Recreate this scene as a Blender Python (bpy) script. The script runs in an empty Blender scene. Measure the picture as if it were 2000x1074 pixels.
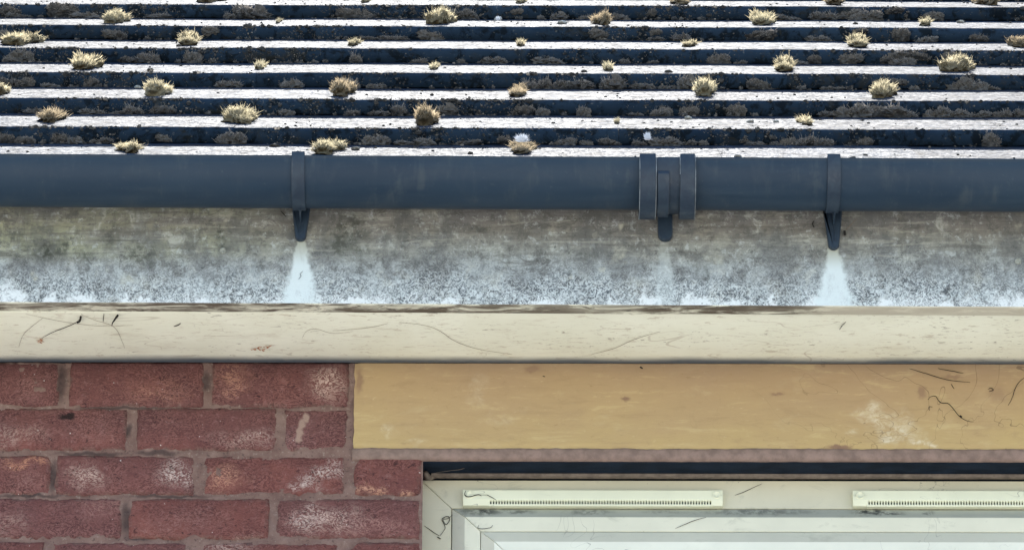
import bpy, math, random
import numpy as np
from mathutils import Vector, Matrix, Euler, noise as mn

SC = bpy.context.scene
COL = SC.collection
R = math.radians
# ------------------------------------------------------------------ camera
PITCH = R(26.5)
FPX = 9364.0                       # focal length in pixels of a 2000 px wide picture
CAM = Vector((0, -6.741, 1.6))     # somebody standing in the garden with a long lens
cd = bpy.data.cameras.new('camera')
cam = bpy.data.objects.new('camera', cd); COL.objects.link(cam)
cam.location = CAM
cam.rotation_euler = (math.pi/2 + PITCH, 0, 0)
cam.rotation_euler.rotate_axis('Z', R(0.09))
cd.sensor_width = 36.0
cd.lens = 36.0*FPX/2000
cd.clip_start = 0.1
cd.clip_end = 600
SC.camera = cam
# ------------------------------------------------------------------ light
SUN_EL, SUN_AZ = 49.0, -1.0        # behind the house, high
w = bpy.data.worlds.new('World'); SC.world = w
w.use_nodes = True
wn = w.node_tree.nodes; wl = w.node_tree.links
for n_ in list(wn): wn.remove(n_)
sky = wn.new('ShaderNodeTexSky'); sky.sky_type = 'NISHITA'; sky.sun_disc = False
sky.sun_elevation = R(SUN_EL); sky.sun_rotation = R(SUN_AZ)
sky.air_density = 1.0; sky.dust_density = 2.0; sky.ozone_density = 1.0
bg = wn.new('ShaderNodeBackground'); bg.inputs['Strength'].default_value = 0.13
wo = wn.new('ShaderNodeOutputWorld')
wl.new(sky.outputs[0], bg.inputs[0]); wl.new(bg.outputs[0], wo.inputs[0])
sd = bpy.data.lights.new('sun', 'SUN'); sd.energy = 3.3; sd.angle = R(0.53); sd.color = (1, .97, .92)
sun = bpy.data.objects.new('sun', sd); COL.objects.link(sun)
sdir = Vector((math.sin(R(SUN_AZ))*math.cos(R(SUN_EL)), math.cos(R(SUN_AZ))*math.cos(R(SUN_EL)), math.sin(R(SUN_EL))))
sun.rotation_euler = sdir.to_track_quat('Z', 'Y').to_euler()
sun.location = (0, 0, 12)
SC.view_settings.view_transform = 'Standard'
SC.view_settings.look = 'None'
SC.view_settings.exposure = 1.42
SC.view_settings.gamma = 1.0
SC.view_settings.use_curve_mapping = False

# ------------------------------------------------------------------ survey helpers (metres)
_F = Vector((0, math.cos(PITCH), math.sin(PITCH))); _U = Vector((0, -math.sin(PITCH), math.cos(PITCH)))
def _ray(px, py): return _F + Vector((1, 0, 0))*((px-1000)/FPX) + _U*((537-py)/FPX)
def at(px, py, Y=0.0):              # point of the upright plane y = Y sighted from the camera stand
    r = _ray(px, py); return CAM + r*((Y-CAM.y)/r.y)
def atz(px, py, Z):                 # point of the level plane z = Z
    r = _ray(px, py); return CAM + r*((Z-CAM.z)/r.z)
rnd = random.Random(7)

# ------------------------------------------------------------------ mesh helpers
class MB:
    def __init__(s): s.v = []; s.f = []; s.a = []
    def add(s, vs, fs, a=None):
        o = len(s.v); s.v += [tuple(v) for v in vs]; s.f += [tuple(i+o for i in f) for f in fs]
        s.a += (list(a) if a is not None else [0.0]*len(vs))
    def box(s, x0, x1, y0, y1, z0, z1):
        s.add([(x0,y0,z0),(x1,y0,z0),(x1,y1,z0),(x0,y1,z0),(x0,y0,z1),(x1,y0,z1),(x1,y1,z1),(x0,y1,z1)],
              [(0,3,2,1),(4,5,6,7),(0,1,5,4),(1,2,6,5),(2,3,7,6),(3,0,4,7)])
    def tube(s, pts, rad, n=5):
        pts = [Vector(p) for p in pts]; rs = rad if isinstance(rad, (list, tuple)) else [rad]*len(pts)
        vs = []; fs = []
        for i, p in enumerate(pts):
            t = (pts[min(i+1, len(pts)-1)] - pts[max(i-1, 0)]).normalized()
            a = t.orthogonal().normalized() if abs(t.y) > .95 else t.cross(Vector((0, 1, 0))).normalized()
            b = t.cross(a)
            for k in range(n):
                an = 2*math.pi*k/n
                vs.append(p + (a*math.cos(an) + b*math.sin(an))*rs[i])
        for i in range(len(pts)-1):
            for k in range(n):
                fs.append((i*n+k, i*n+(k+1) % n, (i+1)*n+(k+1) % n, (i+1)*n+k))
        fs.append(tuple(range(n))[::-1]); fs.append(tuple((len(pts)-1)*n+k for k in range(n)))
        s.add(vs, fs)
    def mesh(s, name, mat=None, smooth=False, attr=None):
        m = bpy.data.meshes.new(name); m.from_pydata(s.v, [], s.f); m.update()
        if attr:
            at_ = m.attributes.new(attr, 'FLOAT', 'POINT'); at_.data.foreach_set('value', s.a)
        if mat: m.materials.append(mat)
        if smooth: m.polygons.foreach_set('use_smooth', [True]*len(m.polygons))
        return m
def link(name, me, parent=None, **kw):
    o = bpy.data.objects.new(name, me); COL.objects.link(o)
    if parent is not None: o.parent = parent
    for k, v in kw.items(): o[k] = v
    return o
def thing(name, label, cat, loc=(0, 0, 0), group=None):
    o = bpy.data.objects.new(name, None); COL.objects.link(o); o.location = loc; o.empty_display_size = .05
    o['label'] = label; o['category'] = cat
    if group: o['group'] = group
    return o
def bevel(o, wd=.0015, seg=2):
    m = o.modifiers.new('bevel', 'BEVEL'); m.width = wd; m.segments = seg; m.limit_method = 'ANGLE'; m.angle_limit = R(35)
    return o

# ------------------------------------------------------------------ node helper
class NT:
    def __init__(s, name):
        s.m = bpy.data.materials.new(name); s.m.use_nodes = True
        s.t = s.m.node_tree; s.n = s.t.nodes; s.l = s.t.links
        s.b = s.n['Principled BSDF']; s.g = s.n.new('ShaderNodeNewGeometry'); s.pos = s.g.outputs['Position']
    def put(s, sock, v):
        if isinstance(v, bpy.types.NodeSocket): s.l.new(v, sock)
        elif v is not None:
            if sock.type == 'RGBA' and len(v) == 3: v = (*v, 1)
            sock.default_value = v
    def math(s, op, a, b=None, c=None, clamp=False):
        n = s.n.new('ShaderNodeMath'); n.operation = op; n.use_clamp = clamp
        s.put(n.inputs[0], a); s.put(n.inputs[1], b); s.put(n.inputs[2], c) if c is not None else None
        return n.outputs[0]
    def vmath(s, op, a, b=None):
        n = s.n.new('ShaderNodeVectorMath'); n.operation = op
        s.put(n.inputs[0], a); s.put(n.inputs[1], b)
        return n.outputs[1] if op in ('LENGTH', 'DOT_PRODUCT') else n.outputs[0]
    def xyz(s, v=None):
        n = s.n.new('ShaderNodeSeparateXYZ'); s.l.new(v or s.pos, n.inputs[0]); return n.outputs
    def noise(s, scale, detail=3, rough=.55, dist=0, vec=None, st=(1, 1, 1), off=(0, 0, 0), col=False):
        mp = s.n.new('ShaderNodeMapping'); s.l.new(vec or s.pos, mp.inputs[0])
        mp.inputs['Scale'].default_value = st; mp.inputs['Location'].default_value = off
        n = s.n.new('ShaderNodeTexNoise'); s.l.new(mp.outputs[0], n.inputs['Vector'])
        n.inputs['Scale'].default_value = scale; n.inputs['Detail'].default_value = detail
        n.inputs['Roughness'].default_value = rough; n.inputs['Distortion'].default_value = dist
        return n.outputs[1 if col else 0]
    def voro(s, scale, feature='F1', out='Distance', vec=None, st=(1, 1, 1), rand=1):
        mp = s.n.new('ShaderNodeMapping'); s.l.new(vec or s.pos, mp.inputs[0]); mp.inputs['Scale'].default_value = st
        n = s.n.new('ShaderNodeTexVoronoi'); n.feature = feature; s.l.new(mp.outputs[0], n.inputs['Vector'])
        n.inputs['Scale'].default_value = scale; n.inputs['Randomness'].default_value = rand
        return n.outputs[out]
    def mr(s, v, a, b, c=0.0, d=1.0, smooth=True):
        n = s.n.new('ShaderNodeMapRange'); n.clamp = True
        if smooth: n.interpolation_type = 'SMOOTHSTEP'
        s.put(n.inputs['Value'], v)
        for k, x in zip(('From Min', 'From Max', 'To Min', 'To Max'), (a, b, c, d)): s.put(n.inputs[k], x)
        return n.outputs[0]
    def mix(s, f, a, b, mode='MIX'):
        n = s.n.new('ShaderNodeMix'); n.data_type = 'RGBA'; n.blend_type = mode
        s.put(n.inputs[0], f); s.put(n.inputs[6], a); s.put(n.inputs[7], b); return n.outputs[2]
    def ramp(s, f, stops):
        n = s.n.new('ShaderNodeValToRGB'); s.put(n.inputs[0], f); e = n.color_ramp.elements
        while len(e) < len(stops): e.new(.5)
        for q, (p, c) in zip(e, stops): q.position = p; q.color = (*c, 1)
        return n.outputs[0]
    def line(s, nz, half, lvl=.5):          # thin iso-line of a noise field: hairs, cracks
        return s.mr(s.math('ABSOLUTE', s.math('SUBTRACT', nz, lvl)), half*.4, half, 1, 0)
    def worm(s, scale, k, st=(1, 1, 1), off=(0, 0, 0), dist=.4):   # crinkled, worm-like relief, 0..1
        return s.math('MULTIPLY_ADD', s.math('SINE', s.math('MULTIPLY', s.noise(scale, 6, .62, dist, st=st, off=off), k)), .5, .5)
    def spot(s, c, r, warp=None, soft=0.0): # 1 inside an ellipse round point c
        v = s.vmath('SUBTRACT', warp or s.pos, tuple(c))
        v = s.vmath('MULTIPLY', v, (1/r[0], 0, 1/r[1]))
        return s.mr(s.vmath('LENGTH', v), soft, 1, 1, 0)
    def warp(s, scale, amt):
        c = s.noise(scale, 2, .5, col=True)
        return s.vmath('ADD', s.pos, s.vmath('MULTIPLY', s.vmath('SUBTRACT', c, (.5, .5, .5)), (amt, amt, amt)))
    def bump(s, h, dist=.001, strength=1.0):
        n = s.n.new('ShaderNodeBump'); s.put(n.inputs['Height'], h); n.inputs['Distance'].default_value = dist
        n.inputs['Strength'].default_value = strength; s.l.new(n.outputs[0], s.b.inputs['Normal'])
    def done(s, col, rough=.8, spec=.3, metal=0):
        s.put(s.b.inputs['Base Color'], col); s.put(s.b.inputs['Roughness'], rough)
        s.b.inputs['Specular IOR Level'].default_value = spec; s.b.inputs['Metallic'].default_value = metal
        return s.m
def lin(r, g, b, k=1.0):
    f = lambda c: ((c/255+.055)/1.055)**2.4 if c > 10 else c/255/12.92
    return (f(r)*k, f(g)*k, f(b)*k)

# ------------------------------------------------------------------ measured planes
SOFZ = 4.8042                       # underside of the soffit
FY = -0.2134                        # face of the fascia
X0, X1 = -2.15, 2.15                # ends of the house
FZ0 = SOFZ - .0005                  # bottom edge of the fascia
FZT = at(1000, 408, FY).z           # where the gutter hides it
GY, GZ, GR = FY - .062, 4.9975, .056   # gutter centre line and radius
PHI = R(36.4); GAUGE = .335; TT = .026; TW = .3065
TA = PHI - math.asin(TT/GAUGE)
B1 = Vector((0, .00623, 5.1957))
RD = Vector((0, math.cos(PHI), math.sin(PHI)))
TD = Vector((0, math.cos(TA), math.sin(TA))); TN = Vector((0, -math.sin(TA), math.cos(TA)))
ROOFTILT = .0018
def roofpt(k, x, s, h=0.0):         # on the top of tile course k, s metres up from its front edge
    p = B1 + RD*((k-1)*GAUGE) + TN*(TT+h) + TD*s
    return Vector((x, p.y, p.z - ROOFTILT*x))
def joint(k, j): return .0158 + (0 if k % 2 == 0 else TW/2) + j*TW

# ------------------------------------------------------------------ materials
def m_tile():
    s = NT('slate grey concrete tile')
    oi = s.n.new('ShaderNodeObjectInfo')
    n1 = s.noise(9, 4, .6); n2 = s.noise(140, 4, .7); n3 = s.noise(45, 5, .7, .4)
    c = s.mix(s.mr(n1, .3, .7), (.017, .035, .062), (.027, .050, .082))
    c = s.mix(s.mr(n3, .48, .60, 0, .8), c, (.007, .010, .012))
    c = s.mix(s.mr(s.noise(22, 5, .7, .5, off=(2, 2, 2)), .54, .66, 0, .55), c, (.045, .045, .036))
    c = s.mix(s.mr(n2, .61, .70, 0, .6), c, (.19, .20, .19))
    wm = s.worm(40, 90)
    c = s.mix(1.0, c, s.ramp(oi.outputs['Random'], [(0, (.8, .8, .8)), (1, (1.12, 1.12, 1.12))]), 'MULTIPLY')
    s.bump(s.math('ADD', s.math('MULTIPLY', n2, .3), s.math('MULTIPLY', s.noise(55, 3, .6), .7)), .0011, .6)
    s.b.inputs['Specular Tint'].default_value = (.84, .92, 1, 1)
    rg = s.math('ADD', s.mr(n3, .3, .7, .47, .62), s.mr(s.noise(120, 4, .75, .8, off=(6, 6, 6)), .46, .64, 0, .35))
    s.done(c, s.math('ADD', rg, s.mr(wm, 0, 1, .14, .40), clamp=True), .27)
    s.put(s.b.inputs['Specular IOR Level'], s.math('MULTIPLY', s.mr(wm, .1, .9, .052, .095), s.mr(s.noise(120, 5, .8, .5, st=(.6, 1, 1), off=(6, 2, 6)), .36, .60, .78, 1.1)))
    return s.m
def m_plain(name, c, rough=.8, var=.25, scale=40, spec=.3, bump=.0006):
    s = NT(name); n = s.noise(scale, 5, .65)
    k = s.mr(n, .3, .7, 1-var, 1+var)
    v = s.vmath('MULTIPLY', s.vmath('ADD', tuple(c), (0, 0, 0)), (1, 1, 1))
    n_ = s.n.new('ShaderNodeVectorMath'); n_.operation = 'SCALE'; s.l.new(v, n_.inputs[0]); s.l.new(k, n_.inputs['Scale'])
    s.bump(n, bump, .6)
    return s.done(n_.outputs[0], rough, spec)
def m_gutter():
    s = NT('dark blue grey gutter plastic')
    sm = s.noise(6, 4, .6, 0, st=(.35, 1, 1)); fine = s.noise(160, 3, .7); st = s.noise(30, 4, .65, .3, st=(.12, 1, 1))
    c = s.mix(s.mr(sm, .35, .65), (.018, .036, .060), (.023, .044, .070))
    c = s.mix(s.mr(st, .5, .75, 0, .35), c, (.04, .066, .092))
    c = s.mix(s.mr(fine, .68, .8, 0, .35), c, (.10, .13, .14))
    c = s.mix(s.mr(s.noise(75, 5, .75, off=(3, 1, 2)), .66, .75, 0, .25), c, (.010, .018, .03))
    dr = s.noise(45, 4, .7, .2, st=(1, .2, .12), off=(3, 3, 3)); bl = s.noise(16, 5, .7, .5, off=(8, 3, 3))
    c = s.mix(s.math('MULTIPLY', s.mr(dr, .50, .66), s.mr(bl, .45, .62, .05, .5)), c, (.06, .078, .09))
    c = s.mix(s.mr(bl, .50, .68, 0, .3), c, (.045, .062, .078)); c = s.mix(s.mr(s.noise(110, 5, .8, .3, off=(2, 8, 8)), .60, .70, 0, .4), c, (.075, .095, .105))
    s.bump(s.noise(300, 3, .6), .0003, .3)
    return s.done(c, s.mr(st, .3, .7, .36, .5), .22)
def m_bracket():
    s = NT('dusty dark plastic bracket')
    n = s.noise(70, 5, .7, .5); d = s.noise(38, 4, .7, .2, off=(4, 2, 1), st=(1, 1, .4))
    c = s.mix(s.mr(n, .35, .7), (.017, .031, .052), (.025, .044, .066))
    c = s.mix(s.mr(d, .54, .70, 0, .5), c, (.075, .092, .105))
    s.bump(n, .0005, .5)
    return s.done(c, .48, .4)
def m_fascia():
    s = NT('weathered peeling painted board')
    x, y, z = s.xyz()
    H = FZT - FZ0
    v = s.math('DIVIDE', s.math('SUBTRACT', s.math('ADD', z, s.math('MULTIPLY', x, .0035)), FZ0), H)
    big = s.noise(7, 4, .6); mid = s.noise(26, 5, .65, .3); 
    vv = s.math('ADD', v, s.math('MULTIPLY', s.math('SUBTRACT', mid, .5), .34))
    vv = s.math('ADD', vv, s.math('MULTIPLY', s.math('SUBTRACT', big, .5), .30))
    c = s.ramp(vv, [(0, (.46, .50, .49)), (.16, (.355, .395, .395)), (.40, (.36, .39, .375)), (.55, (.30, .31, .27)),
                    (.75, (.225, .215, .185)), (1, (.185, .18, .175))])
    cl = s.math('SUBTRACT', s.math('ADD', s.math('MULTIPLY', s.noise(17, 5, .65, .3, off=(3, 8, 1)), .8), s.math('MULTIPLY', s.noise(55, 4, .7, off=(1, 8, 3)), .25)), s.math('MULTIPLY', v, .62))
    c = s.mix(s.mr(cl, .30, .50, 0, .45), c, (.56, .62, .60))
    c = s.mix(s.mr(s.noise(21, 5, .7, .5, off=(5, 1, 9)), .48, .62, 0, .6), c, (.155, .16, .155))
    # olive algae on the left and cloudy blotches
    al = s.math('MULTIPLY', s.mr(x, -.28, -.55), s.mr(v, .35, .6))
    c = s.mix(s.math('MULTIPLY', al, s.mr(s.noise(20, 5, .6, .3, st=(.2, 1, 1.2)), .4, .6, .1, .8)), c, (.36, .375, .24))
    c = s.mix(s.mr(s.noise(15, 5, .6, .2, off=(2, 0, 5)), .52, .72, 0, .5), c, (.40, .385, .30))
    c = s.mix(s.mr(s.noise(18, 5, .6, .2, off=(7, 0, 5)), .55, .75, 0, .55), c, (.17, .17, .15))
    mo = s.noise(34, 6, .72, .4, off=(4, 0, 9)); mo2 = s.noise(62, 5, .75, .3, off=(0, 4, 4))
    c = s.mix(s.mr(mo, .51, .62, 0, .68), c, (.105, .105, .095)); c = s.mix(s.mr(mo, .46, .34, 0, .62), c, (.52, .54, .48))
    c = s.mix(s.mr(mo2, .55, .65, 0, .5), c, (.10, .105, .10)); c = s.mix(s.mr(mo2, .44, .35, 0, .45), c, (.60, .65, .63))
    c = s.mix(s.math('MULTIPLY', s.mr(s.noise(12, 4, .6, .2, st=(1.4, 1, .6), off=(8, 8, 3)), .50, .64), s.mr(v, .1, .3, .2, .6)), c, (.13, .135, .13))
    # drawn-out streaks, left side mostly
    stk = s.noise(60, 5, .7, .6, st=(.07, 1, 1))
    c = s.mix(s.math('MULTIPLY', s.mr(stk, .53, .68), s.math('MULTIPLY', s.mr(x, .1, -.7, .12, .75), s.mr(v, .2, .5))), c, (.12, .12, .095))
    hz = s.noise(75, 5, .75, .5, st=(.10, 1, 1), off=(2, 2, 6))
    c = s.mix(s.math('MULTIPLY', s.mr(hz, .50, .62), s.mr(v, .3, .6, 0, .55)), c, (.12, .115, .10))
    c = s.mix(s.math('MULTIPLY', s.mr(hz, .46, .36), s.mr(v, .3, .6, 0, .5)), c, (.42, .42, .35))
    vt = s.noise(70, 4, .7, .3, st=(1, 1, .12), off=(6, 2, 2))
    c = s.mix(s.math('MULTIPLY', s.mr(vt, .56, .68), s.mr(v, .15, .4, 0, .4)), c, (.13, .13, .115))
    # crackled dirt in the paint: thin wandering lines
    vb = s.math('ADD', v, s.math('MULTIPLY', s.math('SUBTRACT', s.noise(11, 4, .65, off=(6, 2, 1)), .5), .5))
    low = s.math('ADD', s.mr(vb, .68, .34, 0, .22), s.mr(vb, .40, .12, 0, .78)); band = low
    cr = s.noise(105, 2, .6, 1.8); cr2 = s.noise(170, 3, .6, 1.0, off=(3, 3, 3))
    pat = s.mr(s.noise(16, 4, .6, off=(9, 1, 4)), .3, .65, .35, 1)
    wm = s.worm(62, 62, (.9, 1, 1), (2, 0, 7)); k1 = s.math('MULTIPLY', s.math('MULTIPLY', s.mr(wm, .40, .05), s.math('ADD', s.math('MULTIPLY', band, .88), .12)), pat)
    c = s.mix(s.math('MULTIPLY', k1, .95), c, (.055, .068, .08))
    k2 = s.math('MULTIPLY', s.mr(cr2, .54, .62), band)
    c = s.mix(s.math('MULTIPLY', k2, .45), c, (.10, .12, .14))
    k3 = s.math('MULTIPLY', s.mr(cr2, .47, .38), band)
    c = s.mix(s.math('MULTIPLY', k3, .5), c, (.78, .86, .85))
    c = s.mix(s.math('MULTIPLY', s.mr(wm, .6, .95), s.math('MULTIPLY', band, .6)), c, (.68, .73, .71))
    # bare white patches climbing from the bottom
    edge = s.math('ADD', s.math('MULTIPLY', s.noise(48, 5, .75, .3, st=(1.2, 1, .5)), .85), s.math('MULTIPLY', s.noise(7, 3, .6, off=(1, 5, 2)), .75))
    wh = s.mr(s.math('SUBTRACT', edge, s.math('MULTIPLY', v, 1.5)), .73, .77)
    wh = s.math('MULTIPLY', s.math('MULTIPLY', wh, .6), s.mr(wm, .1, .5, .2, 1))
    c = s.mix(s.math('MULTIPLY', wh, .93), c, (.80, .85, .83))
    wpp = s.vmath('ADD', s.warp(60, .03), s.vmath('MULTIPLY', s.vmath('SUBTRACT', s.noise(170, 4, .7, col=True), (.5, .5, .5)), (.022, .022, .022)))
    hole = s.mr(s.noise(95, 4, .7, .8, off=(4, 7, 7)), .36, .50, .25, 1)
    for (px, w_, h_) in ((1262, 12, 30), (1285, 14, 20), (1345, 9, 28), (1375, 22, 16), (1508, 8, 28), (1430, 20, 13), (1590, 16, 22), (1730, 16, 16), (1990, 14, 20), (1960, 12, 26), (1195, 16, 16), (1060, 24, 10),
                         (880, 20, 9), (690, 30, 10), (740, 12, 14), (480, 8, 14), (390, 14, 12), (280, 12, 12), (245, 9, 18), (160, 22, 18), (100, 12, 22), (30, 24, 24), (10, 16, 40), (540, 12, 9), (1850, 20, 9)):
        p = at(px, 594, FY)
        c = s.mix(s.math('MULTIPLY', s.math('MULTIPLY', s.spot((p.x, 0, FZ0-.0035*p.x), (w_/900, h_/850), wpp, .45), hole), .92), c, (.80, .85, .83))
    # fine speckle all over
    c = s.mix(s.mr(s.noise(130, 5, .8, off=(5, 5, 1)), .58, .68, 0, .75), c, (.07, .075, .07))
    c = s.mix(s.mr(s.noise(110, 5, .8, off=(8, 2, 1)), .60, .70, 0, .6), c, (.50, .52, .49))
    ln = s.line(s.noise(13, 3, .6, 1.3, off=(2, 7, 1), st=(.6, 1, 1.4)), .006)
    c = s.mix(s.math('MULTIPLY', ln, s.mr(s.noise(9, 2, .5, off=(4, 4, 4)), .45, .6, 0, .5)), c, (.07, .07, .06))
    wp = s.warp(60, .03)
    # pale bird-lime spots
    for (px, py, r, a) in ((1212, 438, .010, .7), (1210, 497, .014, .75), (1820, 470, .026, .22), (1835, 445, .02, .2), (1750, 455, .02, .22),
                           (440, 425, .007, .6), (310, 435, .005, .5), (390, 487, .008, .6), (1985, 440, .012, .5), (20, 455, .005, .5),
                           (840, 482, .012, .4), (850, 420, .005, .5), (168, 408, .005, .6), (65, 543, .007, .7), (1178, 524, .008, .6),
                           (1120, 542, .006, .5), (250, 542, .014, .5), (1410, 470, .02, .4), (1395, 500, .02, .5), (1165, 455, .008, .4)):
        c = s.mix(s.math('MULTIPLY', s.math('MULTIPLY', s.spot(at(px, py, FY), (r, r*1.05), wp, .15), s.mr(s.noise(70, 4, .7), .35, .6, .3, 1)), a), c, (.50, .50, .40))
    # dark mould
    for (px, py, r, a) in ((680, 450, .048, .75), (660, 480, .034, .65), (700, 490, .03, .5), (943, 445, .013, .55), (430, 455, .020, .8), (430, 480, .018, .6), (275, 500, .035, .65), (90, 492, .030, .8), (120, 485, .02, .7), (170, 500, .02, .6), (215, 470, .03, .4), (40, 470, .03, .4),
                           (1560, 420, .012, .4), (1150, 500, .02, .45), (1370, 530, .03, .35)):
        f = s.math('MULTIPLY', s.spot(at(px, py, FY), (r, r), wp, .1), s.mr(s.noise(95, 4, .7, off=(r*99, 0, 0)), .4, .6, .2, 1))
        c = s.mix(s.math('MULTIPLY', f, a*1.2), c, (.06, .065, .05))
    # washed fans below the brackets
    wx = s.xyz(s.warp(38, .012))[0]
    for (px, w0, w1, top) in ((588, .006, .031, 466), (1629, .006, .035, 478), (1298, .006, .018, 466)):
        xc = at(px, 540, FY).x; zt = at(px, top, FY).z
        q = s.mr(z, zt, FZ0, 0, 1, False)
        hw = s.math('ADD', s.math('MULTIPLY', s.math('POWER', q, 1.1), w1-w0), w0)
        d = s.math('DIVIDE', s.math('ABSOLUTE', s.math('SUBTRACT', wx, xc)), hw)
        m = s.math('MULTIPLY', s.mr(s.math('ADD', d, s.math('MULTIPLY', s.math('SUBTRACT', s.noise(85, 4, .7), .5), .9)), .6, 1.2, 1, 0), s.mr(q, -.02, .08))
        m = s.math('MULTIPLY', m, s.mr(s.noise(60, 4, .7, .3, st=(1, 1, .3), off=(px, 0, 0)), .28, .5, .72, 1))
        c = s.mix(s.math('MULTIPLY', m, .93 if px != 1298 else .28), c, s.mix(s.mr(q, .05, .45), (.45, .47, .39), (.72, .81, .79)))
    s.bump(s.math('ADD', s.math('MULTIPLY', cr, .5), mid), .0007, .5)
    return s.done(c, .78, .25)
def m_soffit(name='cream soffit board with fine dirt and painted shade', dirty=0.0):
    s = NT(name)
    x, y, z = s.xyz()
    n = s.noise(8, 4, .6, .2); c = s.mix(s.mr(n, .3, .7), (.73, .735, .60), (.79, .80, .67))
    c = s.mix(s.mr(s.noise(24, 5, .65, .6, st=(.4, 1, 1), off=(1, 2, 3)), .54, .75, 0, .35), c, (.52, .47, .36))
    for sc, w_, st, am, of in ((7, .007, (.45, 1.6, 1), .65, 1), (16, .010, (.4, 1.5, 1), .6, 4), (26, .012, (.35, 1.8, 1), .55, 9), (5, .004, (.3, 1, 1), .75, 6)):
        l = s.line(s.noise(sc, 3, .6, .7, st=st, off=(of, of*2, 0)), w_*.5)
        c = s.mix(s.math('MULTIPLY', l, s.mr(s.noise(11, 3, .6, off=(of*3, 1, of)), .46, .6, .0, am*.55)), c, (.36, .30, .23))
    c = s.mix(s.mr(s.noise(110, 5, .75, .6, st=(.3, 1, 1)), .57, .66, 0, .5), c, (.40, .33, .24))
    c = s.mix(s.math('MULTIPLY', s.mr(s.noise(180, 4, .7, .6, st=(.3, 1, 1), off=(3, 9, 1)), .60, .67), s.mr(s.noise(7, 3, .6, off=(5, 5, 0)), .45, .6, 0, .7)), c, (.16, .12, .09))
    c = s.mix(s.mr(s.math('ADD', y, s.math('MULTIPLY', s.noise(14, 4, .6, .4, st=(.5, 1, 1)), .02)), -.028, -.001, 0, .96 if not dirty else 0), c, (.06, .08, .105))  # darkens towards the wall: junction shade painted into the board colour
    if dirty:
        d = s.noise(45, 5, .7, .7, st=(.22, 1, 1)); d2 = s.noise(5, 3, .6, off=(3, 0, 0))
        c = s.mix(s.math('MULTIPLY', s.mr(d, .38, .56), s.mr(d2, .30, .55, .6, 1)), c, (.13, .11, .085))
        c = s.mix(s.mr(s.noise(120, 4, .7, .5, st=(.3, 1, 1), off=(5, 0, 2)), .56, .66, 0, .8), c, (.05, .045, .035))
        c = s.mix(s.math('MULTIPLY', s.mr(x, .42, .50), .75), c, (.64, .61, .5))
    s.bump(n, .0005, .4)
    return s.done(c, .62, .3)
def brick_spots(s, c, wp):
    wv = s.worm(44, 70, (.75, 1, 1.15)); cr = s.math('MULTIPLY', s.mr(wv, .15, .7, .02, 1), s.mr(s.noise(60, 4, .7, .3), .32, .52, .25, 1))
    P_ = (.60, .44, .37); O_ = (.47, .245, .17); W_ = (.66, .55, .49); K_ = (.40, .22, .19)
    for (px, py, rx, ry, col, a) in ((643, 752, 46, 40, P_, .95), (452, 740, 42, 32, O_, .85), (300, 772, 75, 22, O_, .5), (346, 925, 46, 34, W_, .95), (168, 932, 44, 28, P_, .85),
                                 (442, 938, 46, 26, O_, .95), (595, 945, 40, 16, W_, .8), (635, 925, 42, 20, W_, .95), (668, 905, 18, 14, W_, .5), (45, 905, 62, 15, (.56, .27, .17), .95),
                                 (730, 958, 38, 13, (.58, .33, .22), .95), (797, 966, 18, 7, (.58, .33, .22), .9), (640, 1012, 90, 34, P_, .85), (740, 1025, 80, 24, K_, .7),
                                 (600, 1015, 40, 26, W_, .6), (30, 850, 70, 28, P_, .5), (60, 755, 40, 26, K_, .45), (205, 990, 60, 30, K_, .6), (480, 858, 90, 24, P_, .5), (360, 1020, 90, 30, K_, .4),
                                 (180, 850, 70, 30, K_, .3), (10, 1020, 60, 26, P_, .35), (440, 1070, 70, 16, P_, .7), (60, 940, 60, 26, K_, .4), (560, 860, 60, 30, (.3, .2, .2), .4)):
        p = at(px, py)
        f = s.math('MULTIPLY', s.spot(p, (rx/1000, ry/900), wp, .0), cr)
        c = s.mix(s.math('MULTIPLY', f, a), c, col)
    return c
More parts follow.
